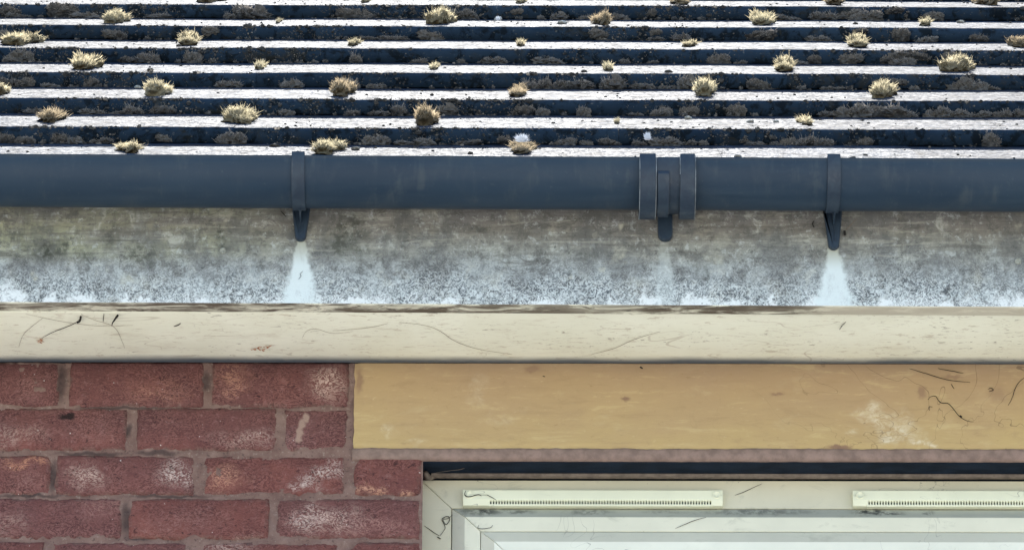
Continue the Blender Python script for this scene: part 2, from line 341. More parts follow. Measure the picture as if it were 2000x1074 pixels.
def m_brick():
    s = NT('dark red rough brick')
    oi = s.n.new('ShaderNodeObjectInfo'); wp = s.warp(26, .06)
    n = s.noise(13, 5, .65, .3); f = s.noise(130, 5, .75, .8, st=(.7, 1, 1)); m = s.noise(42, 4, .7, .5)
    c = s.mix(s.mr(n, .3, .7), (.150, .057, .052), (.228, .086, .071))
    c = s.mix(s.mr(oi.outputs['Random'], 0, 1, 0, .6), c, (.160, .074, .072))
    c = s.mix(s.mr(m, .5, .75, 0, .5), c, (.225, .11, .10))
    x, y, z = s.xyz()
    # the bricks turn darker and duller towards the top
    c = s.mix(s.mr(z, at(0, 900).z, at(0, 820).z, 0, .38), c, (.120, .062, .062))
    c = brick_spots(s, c, wp)
    wm = s.worm(50, 70, (.7, 1, 1.2), (5, 0, 3)); am = s.mr(s.noise(16, 4, .6, off=(9, 9, 2)), .38, .6, .25, 1)
    c = s.mix(s.math('MULTIPLY', s.mr(wm, .42, .08), s.math('MULTIPLY', am, .5)), c, (.045, .020, .021))
    c = s.mix(s.math('MULTIPLY', s.mr(wm, .62, .95), s.math('MULTIPLY', am, .26)), c, (.36, .20, .17))
    c = s.mix(s.mr(f, .42, .33, 0, .8), c, (.035, .017, .018))
    c = s.mix(s.mr(f, .57, .68, 0, .45), c, (.36, .21, .19))
    at_ = s.n.new('ShaderNodeAttribute'); at_.attribute_name = 'rim'
    sm = s.math('MULTIPLY', at_.outputs['Fac'], s.mr(s.noise(48, 5, .75, .6, off=(7, 3, 1)), .46, .62))
    c = s.mix(s.math('MULTIPLY', sm, .75), c, s.mix(s.mr(s.noise(170, 5, .75), .35, .65), (.13, .085, .068), (.26, .185, .155)))
    c = s.mix(s.mr(s.noise(200, 2, .5, off=(4, 4, 4)), .74, .8, 0, .9), c, (.75, .7, .66))
    # soot smear on the second course and a mortar splash on the cut brick
    c = s.mix(s.math('MULTIPLY', s.spot(at(132, 815), (.016, .009), s.warp(90, .02), .5), .9), c, (.015, .012, .012))
    for q in ((583, 855), (586, 842), (590, 828), (597, 815)):
        c = s.mix(s.spot(at(*q), (.007, .011), s.warp(90, .01), .4), c, (.36, .25, .2))
    s.bump(s.math('ADD', s.math('ADD', s.math('MULTIPLY', f, .8), m), s.math('MULTIPLY', wm, .35)), .0018, .8)
    return s.done(c, .9, .2)
def m_mortar():
    s = NT('pinkish brown mortar')
    n = s.noise(20, 5, .65); f = s.noise(170, 5, .75)
    c = s.mix(s.mr(n, .3, .7), (.165, .102, .086), (.245, .165, .138))
    c = s.mix(s.mr(f, .56, .68, 0, .6), c, (.36, .29, .24)); c = s.mix(s.mr(f, .44, .33, 0, .7), c, (.06, .042, .038))
    wp = s.warp(50, .012)
    for (px, py, rx, ry) in ((120, 745, 16, 55), (402, 745, 16, 28), (247, 1010, 14, 45), (104, 930, 12, 40), (310, 884, 60, 8), (270, 1050, 30, 9), (240, 797, 130, 5), (180, 885, 90, 6), (330, 968, 110, 5), (60, 968, 90, 5), (250, 840, 10, 16)):
        c = s.mix(s.math('MULTIPLY', s.spot(at(px, py), (rx/1200, ry/1100), wp, .25), .72), c, (.045, .033, .033))
    s.bump(f, .0018, .8)
    return s.done(c, .95, .15)
def m_lintel():
    s = NT('ochre painted concrete')
    x, y, z = s.xyz()
    zt = at(0, 713).z; zb = at(0, 878).z
    v = s.mr(z, zb, zt, 0, 1, False)
    n = s.noise(9, 5, .6, .3, st=(.5, 1, 1)); n2 = s.noise(34, 5, .65, .5, st=(.5, 1, 1)); f = s.noise(150, 4, .7, .4, st=(.45, 1, 1.2))
    q = s.math('ADD', v, s.math('MULTIPLY', s.math('SUBTRACT', n, .5), 1.1))
    # the right two thirds have worn browner towards the top
    q = s.math('MULTIPLY', q, s.mr(x, -.25, .05, .55, 1))
    c = s.ramp(q, [(0, (.47, .345, .158)), (.35, (.43, .305, .155)), (.75, (.40, .28, .155)), (1, (.375, .262, .155))])
    c = s.mix(s.mr(n2, .55, .75, 0, .3), c, (.54, .44, .26)); c = s.mix(s.mr(n2, .45, .28, 0, .3), c, (.34, .235, .13))
    c = s.mix(s.mr(f, .62, .75, 0, .3), c, (.7, .58, .36)); c = s.mix(s.mr(f, .38, .27, 0, .4), c, (.25, .16, .08))
    gr = s.noise(60, 5, .75, .4, st=(.16, 1, 1), off=(1, 6, 6))
    c = s.mix(s.mr(gr, .52, .68, 0, .4), c, (.33, .225, .12)); c = s.mix(s.mr(gr, .46, .34, 0, .35), c, (.58, .46, .24))
    wp = s.warp(30, .055)
    wisp = s.mr(s.noise(95, 6, .75, .8, st=(.7, 1, 1)), .36, .66)
    for (px, py, rx, ry, a) in ((1705, 800, 34, 26, .9), (1722, 825, 34, 24, .9), (1748, 850, 44, 22, .95), (1800, 864, 46, 9, .9), (1665, 846, 16, 12, .6), (1765, 820, 30, 30, .4), (1776, 845, 40, 20, .4),
                             (760, 842, 24, 13, .6), (935, 765, 26, 40, .3), (975, 820, 50, 14, .25), (820, 865, 30, 8, .4)):
        c = s.mix(s.math('MULTIPLY', s.math('MULTIPLY', s.spot(at(px, py), (rx/1200, ry/1050), wp, .1), wisp), a*.8), c, (.70, .64, .48))
    for (px, py, rx, ry, a) in ((702, 745, 12, 34, .65), (1222, 781, 12, 8, .8), (1520, 769, 18, 5, .6), (1860, 735, 24, 5, .5), (1640, 874, 34, 7, .9), (1800, 765, 14, 16, .6), (1690, 700, 14, 12, 0.5),
                             (1040, 722, 26, 9, .5), (1950, 770, 26, 20, .35)):
        c = s.mix(s.math('MULTIPLY', s.spot(at(px, py), (rx/1200, ry/1050), s.warp(80, .015), .25), a), c, (.22, .13, .09))
    l = s.line(s.noise(7, 3, .6, 1.2, off=(3, 3, 3)), .004)
    c = s.mix(s.math('MULTIPLY', l, s.mr(x, .3, .65, 0.05, .55)), c, (.12, .08, .05))
    s.bump(s.math('ADD', n2, s.math('MULTIPLY', f, .5)), .0007, .6)
    return s.done(c, .75, .25)
def m_upvc(name='off white window plastic', col=(.70, .75, .68), grime=.35):
    s = NT(name)
    x, y, z = s.xyz()
    n = s.noise(9, 4, .6); c = s.mix(s.mr(n, .3, .7), tuple(k*.94 for k in col), tuple(k*1.03 for k in col))
    g = s.noise(40, 5, .7, .6, st=(.45, 1, 1)); c = s.mix(s.mr(g, .55, .75, 0, grime), c, (.30, .31, .24))
    c = s.mix(s.mr(s.noise(150, 4, .7, .5), .67, .76, 0, grime*1.4), c, (.13, .13, .10))
    l = s.line(s.noise(9, 3, .6, 1.2, off=(6, 3, 3)), .003)
    c = s.mix(s.math('MULTIPLY', l, s.mr(s.noise(6, 2, .5), .5, .6, 0, .5)), c, (.1, .1, .08))
    if grime > .3:      # soot stains at the head corner, below the vents
        for (px, py, rx, ry, a) in ((1700, 996, 48, 14, 1.0), (1740, 1000, 40, 8, .9), (940, 997, 60, 14, .95), (1010, 996, 50, 9, .6), (1150, 998, 60, 9, .7), (1815, 999, 16, 8, .8), (1300, 997, 60, 8, .4), (1480, 997, 160, 12, .6), (870, 955, 10, 14, .2)):
            f = s.spot(at(px, py, .058), (rx/1200, ry/1000), s.warp(90, .012), .1)
            c = s.mix(s.math('MULTIPLY', s.math('MULTIPLY', f, s.mr(s.noise(80, 4, .7), .35, .6)), a), c, (.035, .04, .04))
    s.bump(n, .0003, .3)
    return s.done(c, .55, .22)
def m_moss(name, base, tip, trans=.55):
    s = NT(name); a = s.n.new('ShaderNodeAttribute'); a.attribute_name = 'tip'
    tc = s.n.new('ShaderNodeTexCoord')
    n = s.noise(90, 3, .6); oi = s.n.new('ShaderNodeObjectInfo')
    c = s.mix(a.outputs['Fac'], base, tip)
    c = s.mix(s.mr(n, .45, .7, 0, .3), c, tuple(k*.4 for k in tip))
    c = s.mix(s.mr(oi.outputs['Random'], 0, 1, 0, .2), c, (tip[0]*.55, tip[1]*.58, tip[2]*.6))
    s.done(c, .95, .1)
    tr = s.n.new('ShaderNodeBsdfTranslucent'); s.put(tr.inputs[0], c); mx = s.n.new('ShaderNodeMixShader')
    s.put(mx.inputs[0], s.math('MULTIPLY', a.outputs['Fac'], trans, clamp=True)); s.l.new(s.b.outputs[0], mx.inputs[1]); s.l.new(tr.outputs[0], mx.inputs[2])
    s.l.new(mx.outputs[0], s.n['Material Output'].inputs['Surface'])
    return s.m
M = dict(
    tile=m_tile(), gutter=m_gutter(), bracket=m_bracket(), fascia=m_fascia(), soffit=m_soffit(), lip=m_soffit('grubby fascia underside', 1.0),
    brick=m_brick(), mortar=m_mortar(), lintel=m_lintel(), upvc=m_upvc('yellowed frame plastic', (.66, .635, .48)), sash=m_upvc('grubby white sash plastic', (.72, .72, .58)), bead=m_upvc('white bead plastic', (.78, .80, .69), .12), ledge=m_upvc('sooty plastic ledge with painted shade', (.44, .45, .38), .8), ledge_shade=m_upvc('plastic ledge with painted shade', (.64, .64, .53), .3), vent=m_upvc('cream vent plastic', (.80, .81, .60), .12),
    dark=m_plain('dark membrane', (.008, .015, .027), .8, .3, 30, .12), black=m_plain('shadow gap backing', (.015, .017, .02), .9, .2),
    seal=m_plain('brown sealant', (.16, .13, .105), .7, .3, 60), mlip=m_plain('pink mortar lip', (.24, .172, .142), .9, .22, 50, .2, .0012),
    twig=m_plain('black twig', (.012, .011, .010), .8, .3, 200), web=m_plain('dusty web thread', (.21, .16, .12), .9, .3, 100),
    leaf=m_plain('rust brown leaf bits', (.30, .12, .05), .8, .4, 200), feather=m_plain('white down', (.85, .86, .88), .9, .05, 60),
    rim=m_plain('pale rim painted as highlight', (.17, .20, .22), .7, .5, 60), screw=m_plain('weathered screw cap', (.30, .31, .26), .6, .4, 200), ground=m_plain('pale concrete paving', (.54, .51, .45), .9, .15, 1.2),
    room=m_plain('room wall', (.25, .24, .22), .9, .1, 2),
    tuft=m_moss('straw coloured moss', (.07, .05, .025), (1.0, .88, .58), .9), cushion=m_moss('grey brown moss', (.016, .018, .020), (.66, .60, .52), .6),
    grit=m_plain('roof grit', (.10, .095, .085), .9, .5, 150), pale=m_plain('pale lichen grit', (.42, .42, .38), .9, .4, 150),
)
g_ = bpy.data.materials.new('window glass'); g_.use_nodes = True
gb = g_.node_tree.nodes['Principled BSDF']; gb.inputs['Transmission Weight'].default_value = 1; gb.inputs['Roughness'].default_value = .02; gb.inputs['IOR'].default_value = 1.45
M['glass'] = g_

# ------------------------------------------------------------------ ground
mb = MB(); mb.add([(-60, -60, 0), (60, -60, 0), (60, 60, 0), (-60, 60, 0)], [(0, 1, 2, 3)])
link('ground', mb.mesh('ground', M['ground']), kind='structure')

# ------------------------------------------------------------------ brick wall
LX = at(690, 800).x                     # left end of the lintel
WX = at(826, 980).x                     # left side of the window opening
WR = 1.62                               # right side of the opening
HZ = at(1000, 898).z                    # head of the opening
SILL = HZ - 1.25
wall = thing('brick_wall', 'dark red brick wall with pinkish mortar left of the yellow lintel and window', 'wall', (0, 0, 0))
def brick_mesh(w_, h_, seed, dp=.06):
    r_ = random.Random(seed); mb = MB(); nx, ny = 9, 4
    idx = {}; edge_ids = set()
    vs = []
    for j in range(ny+1):
        for i in range(nx+1):
            u = i/nx; v = j/ny
            e = min(u*w_, (1-u)*w_, v*h_, (1-v)*h_)
            x = (u-.5)*w_; z = (v-.5)*h_
            edge = i in (0, nx) or j in (0, ny)
            if edge:
                x += r_.uniform(-.0011, .0011) if i in (0, nx) else 0
                z += r_.uniform(-.0013, .0013) if j in (0, ny) else 0
            y = (.0036 if edge else 0) + r_.uniform(-.0010, .0010)
            if edge: x += r_.uniform(-.0008, .0008); z += r_.uniform(-.0008, .0008)
            if i in (0, nx) and j in (0, ny): x *= .995; z *= .985; y += .001
            if (not edge) and (i in (1, nx-1)):
                x = math.copysign(w_/2-.0075, x)
            if (not edge) and (j in (1, ny-1)):
                z = math.copysign(h_/2-.0065, z)
            if edge: edge_ids.add(len(vs))
            idx[i, j] = len(vs); vs.append((x, y, z))
    fs = [(idx[i, j], idx[i+1, j], idx[i+1, j+1], idx[i, j+1]) for i in range(nx) for j in range(ny)]
    ring = [(i, 0) for i in range(nx)] + [(nx, j) for j in range(ny)] + [(i, ny) for i in range(nx, 0, -1)] + [(0, j) for j in range(ny, 0, -1)]
    n0 = len(vs)
    for k in ring: x, y, z = vs[idx[k]]; vs.append((x, dp, z))
    for q in range(len(ring)):
        a, b = idx[ring[q]], idx[ring[(q+1) % len(ring)]]
        fs.append((b, a, n0+q, n0+(q+1) % len(ring)))
    rim = [1.0 if (k in edge_ids or k >= n0) else 0.0 for k in range(len(vs))]; mb.add(vs, fs, rim); return mb.mesh('brick', M['brick'], True, 'rim')
rows = []          # (py top, py bottom, [(px0, px1) ...]) read off the wall
rows.append((713, 791, [(-175, 108), (131, 393), (412, 677)]))
rows.append((800, 876, [(-305, -40), (-20, 243), (267, 536), (556, 677)]))
rows.append((893, 963, [(-180, 98), (113, 379), (400, 673), (696, 821)]))
rows.append((976, 1048, [(-322, -60), (-40, 241), (260, 526), (547, 820)]))
rows.append((1061, 1132, [(-180, 92), (110, 371), (402, 667), (690, 820)]))
rows.append((1146, 1217, [(-322, -60), (-40, 241), (260, 526), (547, 820)]))
rows.append((1231, 1303, [(-180, 92), (110, 371), (402, 667), (690, 820)]))
seed = 0
for ri, (t_, b_, bs) in enumerate(rows):
    zt, zb = at(0, t_).z, at(0, b_).z
    if ri == 0: zt += .006
    xs = [(at(a, 900).x, at(b, 900).x) for a, b in bs]
    xs = [(a-.0018, b+.0018) for a, b in xs]; zt += .0022 if ri else 0; zb -= .0026
    while xs[0][0] > X0+.24:            # carry the bond on to the corner of the house
        xs.insert(0, (xs[0][0]-.2265, xs[0][0]-.0085))
    for a, b in xs:
        seed += 1
        o = link('brick', brick_mesh(b-a, zt-zb, seed), wall)
        o.location = ((a+b)/2, rnd.uniform(-.0012, .0012), (zt+zb)/2); o.rotation_euler = (rnd.uniform(-.008, .008), rnd.uniform(-.003, .003), rnd.uniform(-.004, .004))
# mortar, a lumpy sheet behind the faces of the bricks
def mortar_sheet(x0, x1, z0, z1, cell, holes=()):
    nx = max(2, int((x1-x0)/cell)); nz = max(2, int((z1-z0)/cell)); mb = MB(); vs = []
    for j in range(nz+1):
        for i in range(nx+1):
            x = x0+(x1-x0)*i/nx; z = z0+(z1-z0)*j/nz
            y = .0030 + .0026*mn.noise(Vector((x*28, 3, z*28))) + .0022*mn.noise(Vector((x*90, 7, z*90))) + .0012*mn.noise(Vector((x*210, 1, z*210)))
            vs.append((x, y, z))
    fs = [(j*(nx+1)+i, j*(nx+1)+i+1, (j+1)*(nx+1)+i+1, (j+1)*(nx+1)+i) for j in range(nz) for i in range(nx)]
    mb.add(vs, fs); return mb
ZLOW = at(0, 1303).z - .012
mb = mortar_sheet(-.92, LX+.003, ZLOW, SOFZ+.004, .0035)
mb2 = mortar_sheet(LX+.003, WX, ZLOW, at(0, 877).z, .0035); mb.add(mb2.v, mb2.f)
mb2 = mortar_sheet(X0, -.92, ZLOW, SOFZ-.012, .02); mb.add(mb2.v, mb2.f)
link('mortar', mb.mesh('mortar', M['mortar'], True), wall)
# rest of the wall down to the ground and right of the window, as joined bricks (out of the picture)
mb = MB(); mm = MB()
def plain_bricks(x0, x1, z0, z1, Z):
    k = 0; z = z1
    while z-.065 > z0:
        x = x0 - (.1125 if k % 2 else 0)
        while x < x1:
            a, b = max(x, x0), min(x+.215, x1)
            if b-a > .03: mb.box(a, b, .0, .06, z-.065, z)
            x += .225
        z -= .075; k += 1
    mm.box(x0, x1, .006, .07, z0, z1)
plain_bricks(X0, WX, 0, ZLOW, 0); plain_bricks(WX, WR, 0, SILL, 0); plain_bricks(WR, X1, 0, HZ-.02, 0); plain_bricks(X1-.3, X1, HZ-.02, SOFZ+.003, 0)
link('lower_brickwork', mb.mesh('lower_brickwork', M['brick']), wall, kind='stuff')
link('lower_mortar', mm.mesh('lower_mortar', M['mortar']), wall)
# masonry core of the house: keeps daylight out of the room and the eaves
mb = MB()
mb.box(X0+.002, WX-.004, .075, .28, 0, SOFZ+.01); mb.box(WR+.004, X1-.002, .075, .28, 0, SOFZ+.01)
mb.box(WX-.004, WR+.004, .075, .28, 0, SILL-.01); mb.box(WX-.004, WR+.004, .10, .28, HZ+.012, SOFZ+.01)
mb.box(X0+.002, X0+.25, .281, 4.4, 0, SOFZ+.01); mb.box(X1-.25, X1-.002, .281, 4.4, 0, SOFZ+.01); mb.box(X0+.002, X1-.002, 4.401, 4.6, 0, SOFZ+.01)
mb.box(X0+.3, X1-.3, .29, 4.39, SOFZ-.02, SOFZ+.005); mb.box(X0+.3, X1-.3, .29, 4.39, 2.3, 2.32)
link('inner_wall', mb.mesh('inner_wall', M['room']), wall)

# ------------------------------------------------------------------ lintel
lint = thing('lintel', 'ochre yellow painted concrete lintel over the window', 'lintel')
zt, zb = SOFZ+.002, at(1000, 878).z
mb = MB(); nx, nz = 260, 24; vs = []
xs0, xs1 = LX+.0015, X1-.3
for j in range(nz+1):
    for i in range(nx+1):
        x = xs0+(xs1-xs0)*i/nx; z = zb+(zt-zb)*j/nz
        y = -.002 + .0007*mn.noise(Vector((x*12, 0, z*20))) + .0004*mn.noise(Vector((x*50, 5, z*60)))
        if j == 0: z += .0022*mn.noise(Vector((x*30, 9, 1))) + .001*mn.noise(Vector((x*110, 9, 1))); y += .003
        if i == 0: x += .002*mn.noise(Vector((3, 9, z*60))); y += .002
        vs.append((x, y, z))
fs = [(j*(nx+1)+i, j*(nx+1)+i+1, (j+1)*(nx+1)+i+1, (j+1)*(nx+1)+i) for j in range(nz) for i in range(nx)]
mb.add(vs, fs); mb.box(xs0+.002, xs1, .003, .098, zb+.004, zt)
link('lintel_face', mb.mesh('lintel_face', M['lintel'], True), lint)
# mortar bed under it
mb = MB(); nx = 420; vs = []; prof = [(.006, 0.0028), (-.0015, .0005), (-.0030, -.004), (-.003, -.0125), (-.001, -.0165), (.004, -.0175), (.03, -.0175)]
for i in range(nx+1):
    x = LX+(xs1-LX)*i/nx
    for q, (y, dz) in enumerate(prof):
        jz = .0015*mn.noise(Vector((x*26, q*.4, 4))) + .0010*mn.noise(Vector((x*95, q, 2))) if q < 3 else .0006*mn.noise(Vector((x*40, q, 2)))
        z = zb+.001+dz+jz
        if q in (4, 5, 6): z = HZ + (.0008 if q == 4 else 0)+.0005*mn.noise(Vector((x*40, 2, 2)))
        vs.append((x, y+.0007*mn.noise(Vector((x*60, q, 8))), z))
P = len(prof)
fs = [(i*P+q, i*P+q+1, (i+1)*P+q+1, (i+1)*P+q) for i in range(nx) for q in range(P-1)]
mb.add(vs, fs); link('mortar_bed', mb.mesh('mortar_bed', M['mlip'], True), lint)
mb = MB(); mb.box(WX-.003, WR+.003, .0305, .099, HZ+.0002, HZ+.01)
mb.box(WX-.003, WR+.003, .006, .0304, HZ-.0012, HZ+.002)
link('damp_course', mb.mesh('damp_course', M['dark']), lint)

# ------------------------------------------------------------------ window
FYW = .066
win = thing('window', 'off white plastic framed window below the yellow lintel', 'window')
ft = at(1000, 937.5, FYW).z              # top of the frame
fl = WX - .004
fr = WR + .004; fb = SILL
def member(name, side, prof, mat, gap=.0004, smooth=False, dirt_and_shade=None):
    """mitred run of a frame; prof = [(inset, y)]; side = head / jamb / right / sill"""
    mb = MB(); vs = []
    for (d, y) in prof:
        if side == 'head': a = (fl+d+gap, y, ft-d); b = (fr-d-gap, y, ft-d)
        elif side == 'sill': a = (fr-d-gap, y, fb+d); b = (fl+d+gap, y, fb+d)
        elif side == 'left': a = (fl+d, y, fb+d+gap); b = (fl+d, y, ft-d-gap)
        else: a = (fr-d, y, ft-d-gap); b = (fr-d, y, fb+d+gap)
        vs += [a, b]
    n = len(prof); fs = [(2*i, 2*i+1, 2*i+3, 2*i+2) for i in range(n-1)]
    fs.append((2*(n-1), 2*(n-1)+1, 1, 0)); fs.append(tuple(range(0, 2*n, 2))[::-1]); fs.append(tuple(range(1, 2*n, 2)))
    mb.add(vs, fs); me = mb.mesh(name, mat)
    if dirt_and_shade:
        me.materials.append(dirt_and_shade); me.polygons[1].material_index = 1  # chamfer face: shading painted as a darker colour, with soot on the head
    o = link(name, me, win)
    return bevel(o, .0009, 2)
P1 = [(0, FYW+.06), (0, FYW), (.0475, FYW), (.0475, FYW+.012), (.0475, FYW+.06)]
P2 = [(.0487, FYW+.06), (.0487, FYW-.0004), (.0684, FYW-.0150), (.0925, FYW-.0150), (.0925, FYW+.06)]
P3 = [(.0934, FYW+.055), (.0934, FYW-.0146), (.1140, FYW-.0250), (.1640, FYW-.0250), (.1690, FYW-.018), (.169, FYW+.055)]
for sd_, nm in (('head', 'frame_head'), ('left', 'frame_jamb'), ('right', 'frame_jamb'), ('sill', 'frame_sill')):
    member(nm, sd_, P1, M['upvc'])
    member('sash_rail' if sd_ in ('head', 'sill') else 'sash_stile', sd_, P2, M['sash'], dirt_and_shade=M['ledge'] if sd_ == 'head' else M['ledge_shade'])
    member('glazing_bead', sd_, P3, M['bead'], dirt_and_shade=M['ledge_shade'])
mb = MB(); mb.box(fl+.165, fr-.165, FYW+.040, FYW+.044, fb+.165, ft-.165); link('pane', mb.mesh('pane', M['glass']), win)
mb = MB(); mb.box(fl+.001, fl+.160, FYW+.0605, FYW+.063, fb+.001, ft-.001); mb.box(fl+.1602, fr-.001, FYW+.0605, FYW+.063, ft-.16, ft-.001)
link('frame_backing', mb.mesh('frame_backing', M['black']), win)
# sealant bead between frame and lintel
mb = MB(); n = 160; vs = []
for i in range(n+1):
    x = WX+.012+(WR-WX-.02)*i/n; j = .0006*mn.noise(Vector((x*18, 1, 1)))
    z0 = HZ-.0002
    for (y, z) in ((FYW-.0165, z0), (FYW-.0165+j, z0-.0028+j), (FYW-.0045, z0-.0032+j), (FYW-.002, z0-.0026), (FYW-.002, z0)): vs.append((x, y, z))
fs = [(i*5+q, i*5+q+1, (i+1)*5+q+1, (i+1)*5+q) for i in range(n) for q in range(4)]
mb.add(vs, fs); link('sealant', mb.mesh('sealant', M['seal'], True), win)
mb = MB(); a = at(830, 930, FYW-.01)
mb.tube([(WX+.003, FYW-.03, HZ-.004), (WX+.006, FYW-.02, HZ-.0075), (WX+.010, FYW-.012, HZ-.006), (WX+.016, FYW-.008, HZ-.004)], [.003, .0055, .0045, .002], 8)
link('sealant', mb.mesh('sealant', M['seal'], True), win)
# trickle vents
def vent(px0, px1, lab):
    x0 = at(px0, 965, FYW-.01).x; x1 = at(px1, 965, FYW-.01).x; zt = at(1000, 955.5, FYW-.012).z
    v = link('trickle_vent', None, win); v['label'] = lab
    prof = [(0, 0), (-.012, -.0006), (-.0128, -.0012), (-.0130, -.0165), (-.0122, -.0172)]
    mb = MB(); vs = []
    for (y, z) in prof: vs += [(x0, FYW+y, zt+z), (x1, FYW+y, zt+z)]
    fs = [(2*i, 2*i+1, 2*i+3, 2*i+2) for i in range(len(prof)-1)]; mb.add(vs, fs)
    # end blocks and lower rail
    e = .040 if px0 < 1200 else .022
    for a, b in ((x0, x0+e), (x1-.018, x1)):
        q = [(0, 0), (-.0128, -.0008), (-.0130, -.0168), (-.0105, -.0262), (0, -.0265)]
        vs = [(a, FYW+y, zt+z) for y, z in q]+[(b, FYW+y, zt+z) for y, z in q]
        mb.add(vs, [(0, 1, 2, 3, 4)[::-1], (5, 6, 7, 8, 9)]+[(i, i+1, i+6, i+5) for i in range(4)])
    mb.box(x0+e-.001, x1-.017, FYW-.0113, FYW-.001, zt-.0272, zt-.0238); mb.box(x0+e-.001, x1-.017, FYW-.0127, FYW-.004, zt-.0184, zt-.0166)
    body = link('vent_cover', mb.mesh('vent_cover', M['vent']), v); bevel(body, .0006, 2)
    mb = MB(); mb.box(x0+e, x1-.018, FYW-.006, FYW-.0005, zt-.0245, zt-.0173); link('slot_backing', mb.mesh('slot_backing', M['black']), v)
    mb = MB(); n = int((x1-.018-x0-e)/.0043); pit = (x1-.018-x0-e)/n
    for i in range(n):
        a = x0+e+i*pit; b = a+pit*.45; ya, yb = FYW-.0124, FYW-.0108
        mb.add([(a, ya, zt-.0171), (b, ya, zt-.0171), (b, yb, zt-.0247), (a, yb, zt-.0247), (a, FYW-.0055, zt-.0171), (b, FYW-.0055, zt-.0171), (b, FYW-.0055, zt-.0247), (a, FYW-.0055, zt-.0247)],
               [(0, 3, 2, 1), (0, 4, 7, 3), (1, 2, 6, 5)])
    link('vent_grille', mb.mesh('vent_grille', M['vent']), v, kind='stuff')
    for xc in ((x0+.011, x1-.0095)):
        mb = MB(); N = 20; vs = []
        for rr, yy in ((.0062, -.0128), (.0060, -.0142), (.0050, -.0143), (.0044, -.0134), (.0001, -.0134)):
            for k in range(N): vs.append((xc+rr*math.cos(k*2*math.pi/N), FYW+yy, zt-.0088+rr*math.sin(k*2*math.pi/N)))
        mb.add(vs, [(r_*N+k, r_*N+(k+1) % N, (r_+1)*N+(k+1) % N, (r_+1)*N+k) for r_ in range(4) for k in range(N)])
        link('screw_cap', mb.mesh('screw_cap', M['vent'], True), v)
vent(905, 1412, 'left trickle vent with a cobwebbed left end'); vent(1666, 2173, 'right trickle vent running out of the picture')
# room behind the glass
# ------------------------------------------------------------------ soffit and fascia
SG = -.016                                # ventilation gap between soffit and wall
def strip_x(prof, x0, x1, n, wob=0, seed=0, closed=False):
    mb = MB(); vs = []; P = len(prof)
    for i in range(n+1):
        x = x0+(x1-x0)*i/n
        for q, (y, z) in enumerate(prof):
            vs.append((x, y+wob*mn.noise(Vector((x*9, q*.3+seed, 1))), z+wob*mn.noise(Vector((x*11, q*.3+seed, 7)))))
    fs = [(i*P+q, i*P+(q+1) % P, (i+1)*P+(q+1) % P, (i+1)*P+q) for i in range(n) for q in range(P if closed else P-1)]
    mb.add(vs, fs); mb.f.append(tuple(range(P))); mb.f.append(tuple(n*P+q for q in range(P))[::-1])
    return mb
sof = thing('soffit', 'cream soffit board with cobwebs under the fascia', 'soffit', (0, 0, SOFZ)); sof.rotation_euler[1] = .0006
Yb = -.1838
prof = [(Yb, .010), (Yb, .0006), (Yb+.0006, 0), (-.036, 0), (-.020, .0001), (-.012, .0004), (-.006, .0009), (-.0042, .0018), (-.0034, .006)]
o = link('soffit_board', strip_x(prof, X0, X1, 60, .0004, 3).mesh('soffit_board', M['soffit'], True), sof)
mb = MB(); mb.box(X0, X1, -.006, .02, .0165, .018); link('gap_backing', mb.mesh('gap_backing', M['black']), sof)
fas = thing('fascia', 'weathered peeling grey white fascia board behind the gutter', 'fascia', (0, 0, FZ0)); fas.rotation_euler[1] = .0035
prof = [(FY+.0285, .215), (FY+.0285, 0), (FY+.0015, 0), (FY, .0012), (FY, .215)]
mb = strip_x(prof, X0, X1, 160, .0004, 5)
fb_ = mb.mesh('fascia_board', M['fascia']); fb_.materials.append(M['lip'])
for p in fb_.polygons:
    if p.normal.z < -.6 or p.normal.z > .6:
        p.material_index = 1 if abs(p.center.z) < .02 else 0
link('fascia_board', fb_, fas)
def disc(name, c, r, th_, mat, parent, axis='y'):
    mb = MB(); N = 18; vs = []
    for rr, yy in ((r, 0), (r, -th_), (r*.8, -th_*1.25), (r*.55, -th_*.7), (.0001, -th_*.7)):
        for k in range(N): vs.append((c.x+rr*math.cos(k*2*math.pi/N), c.y+yy, c.z+rr*math.sin(k*2*math.pi/N)))
    mb.add(vs, [(q*N+k, q*N+(k+1) % N, (q+1)*N+(k+1) % N, (q+1)*N+k) for q in range(4) for k in range(N)])
    return link(name, mb.mesh(name, mat, True), parent)
base = Vector((0, 0, FZ0))
for px, py in ((435, 491), (1988, 509)):
    p = at(px, py, FY) - base; p.z += .0035*p.x; p.y = FY-.0003
    disc('nail_head', p, .0052, .0009, M['screw'], fas)

# ------------------------------------------------------------------ gutter
gut = thing('gutter', 'dark blue grey half round plastic gutter with its brackets', 'gutter', (0, GY, GZ)); gut.rotation_euler[1] = .0036
def arc(r, a0, a1, n, cy=0, cz=0): return [(cy+r*math.cos(math.pi+(a0+(a1-a0)*i/n)), cz+r*math.sin(math.pi+(a0+(a1-a0)*i/n))) for i in range(n+1)]
LZ = -.0037
def gutter_prof(r=GR, t=.0022):
    out = arc(r, .066, math.pi, 40)
    # rolled front lip and plain back edge
    lip = [(-r-.0006, LZ+.0006), (-r-.0008, LZ+.0018), (-r+.0014, LZ+.0028), (-r+.0048, LZ+.0026), (-r+.0052, LZ+.0010), (-r+t, LZ+.0004)]
    inn = arc(r-t, .068, math.pi, 40)
    return list(out)[::-1] + lip + list(inn)
jx = at(1262, 350, GY-GR).x
for a, b in ((X0-.06, jx+.012), (jx+.018, X1+.06)):
    mb = strip_x(gutter_prof(), a, b, 90, .00035, a, True)
    link('gutter_channel', mb.mesh('gutter_channel', M['gutter'], True), gut)
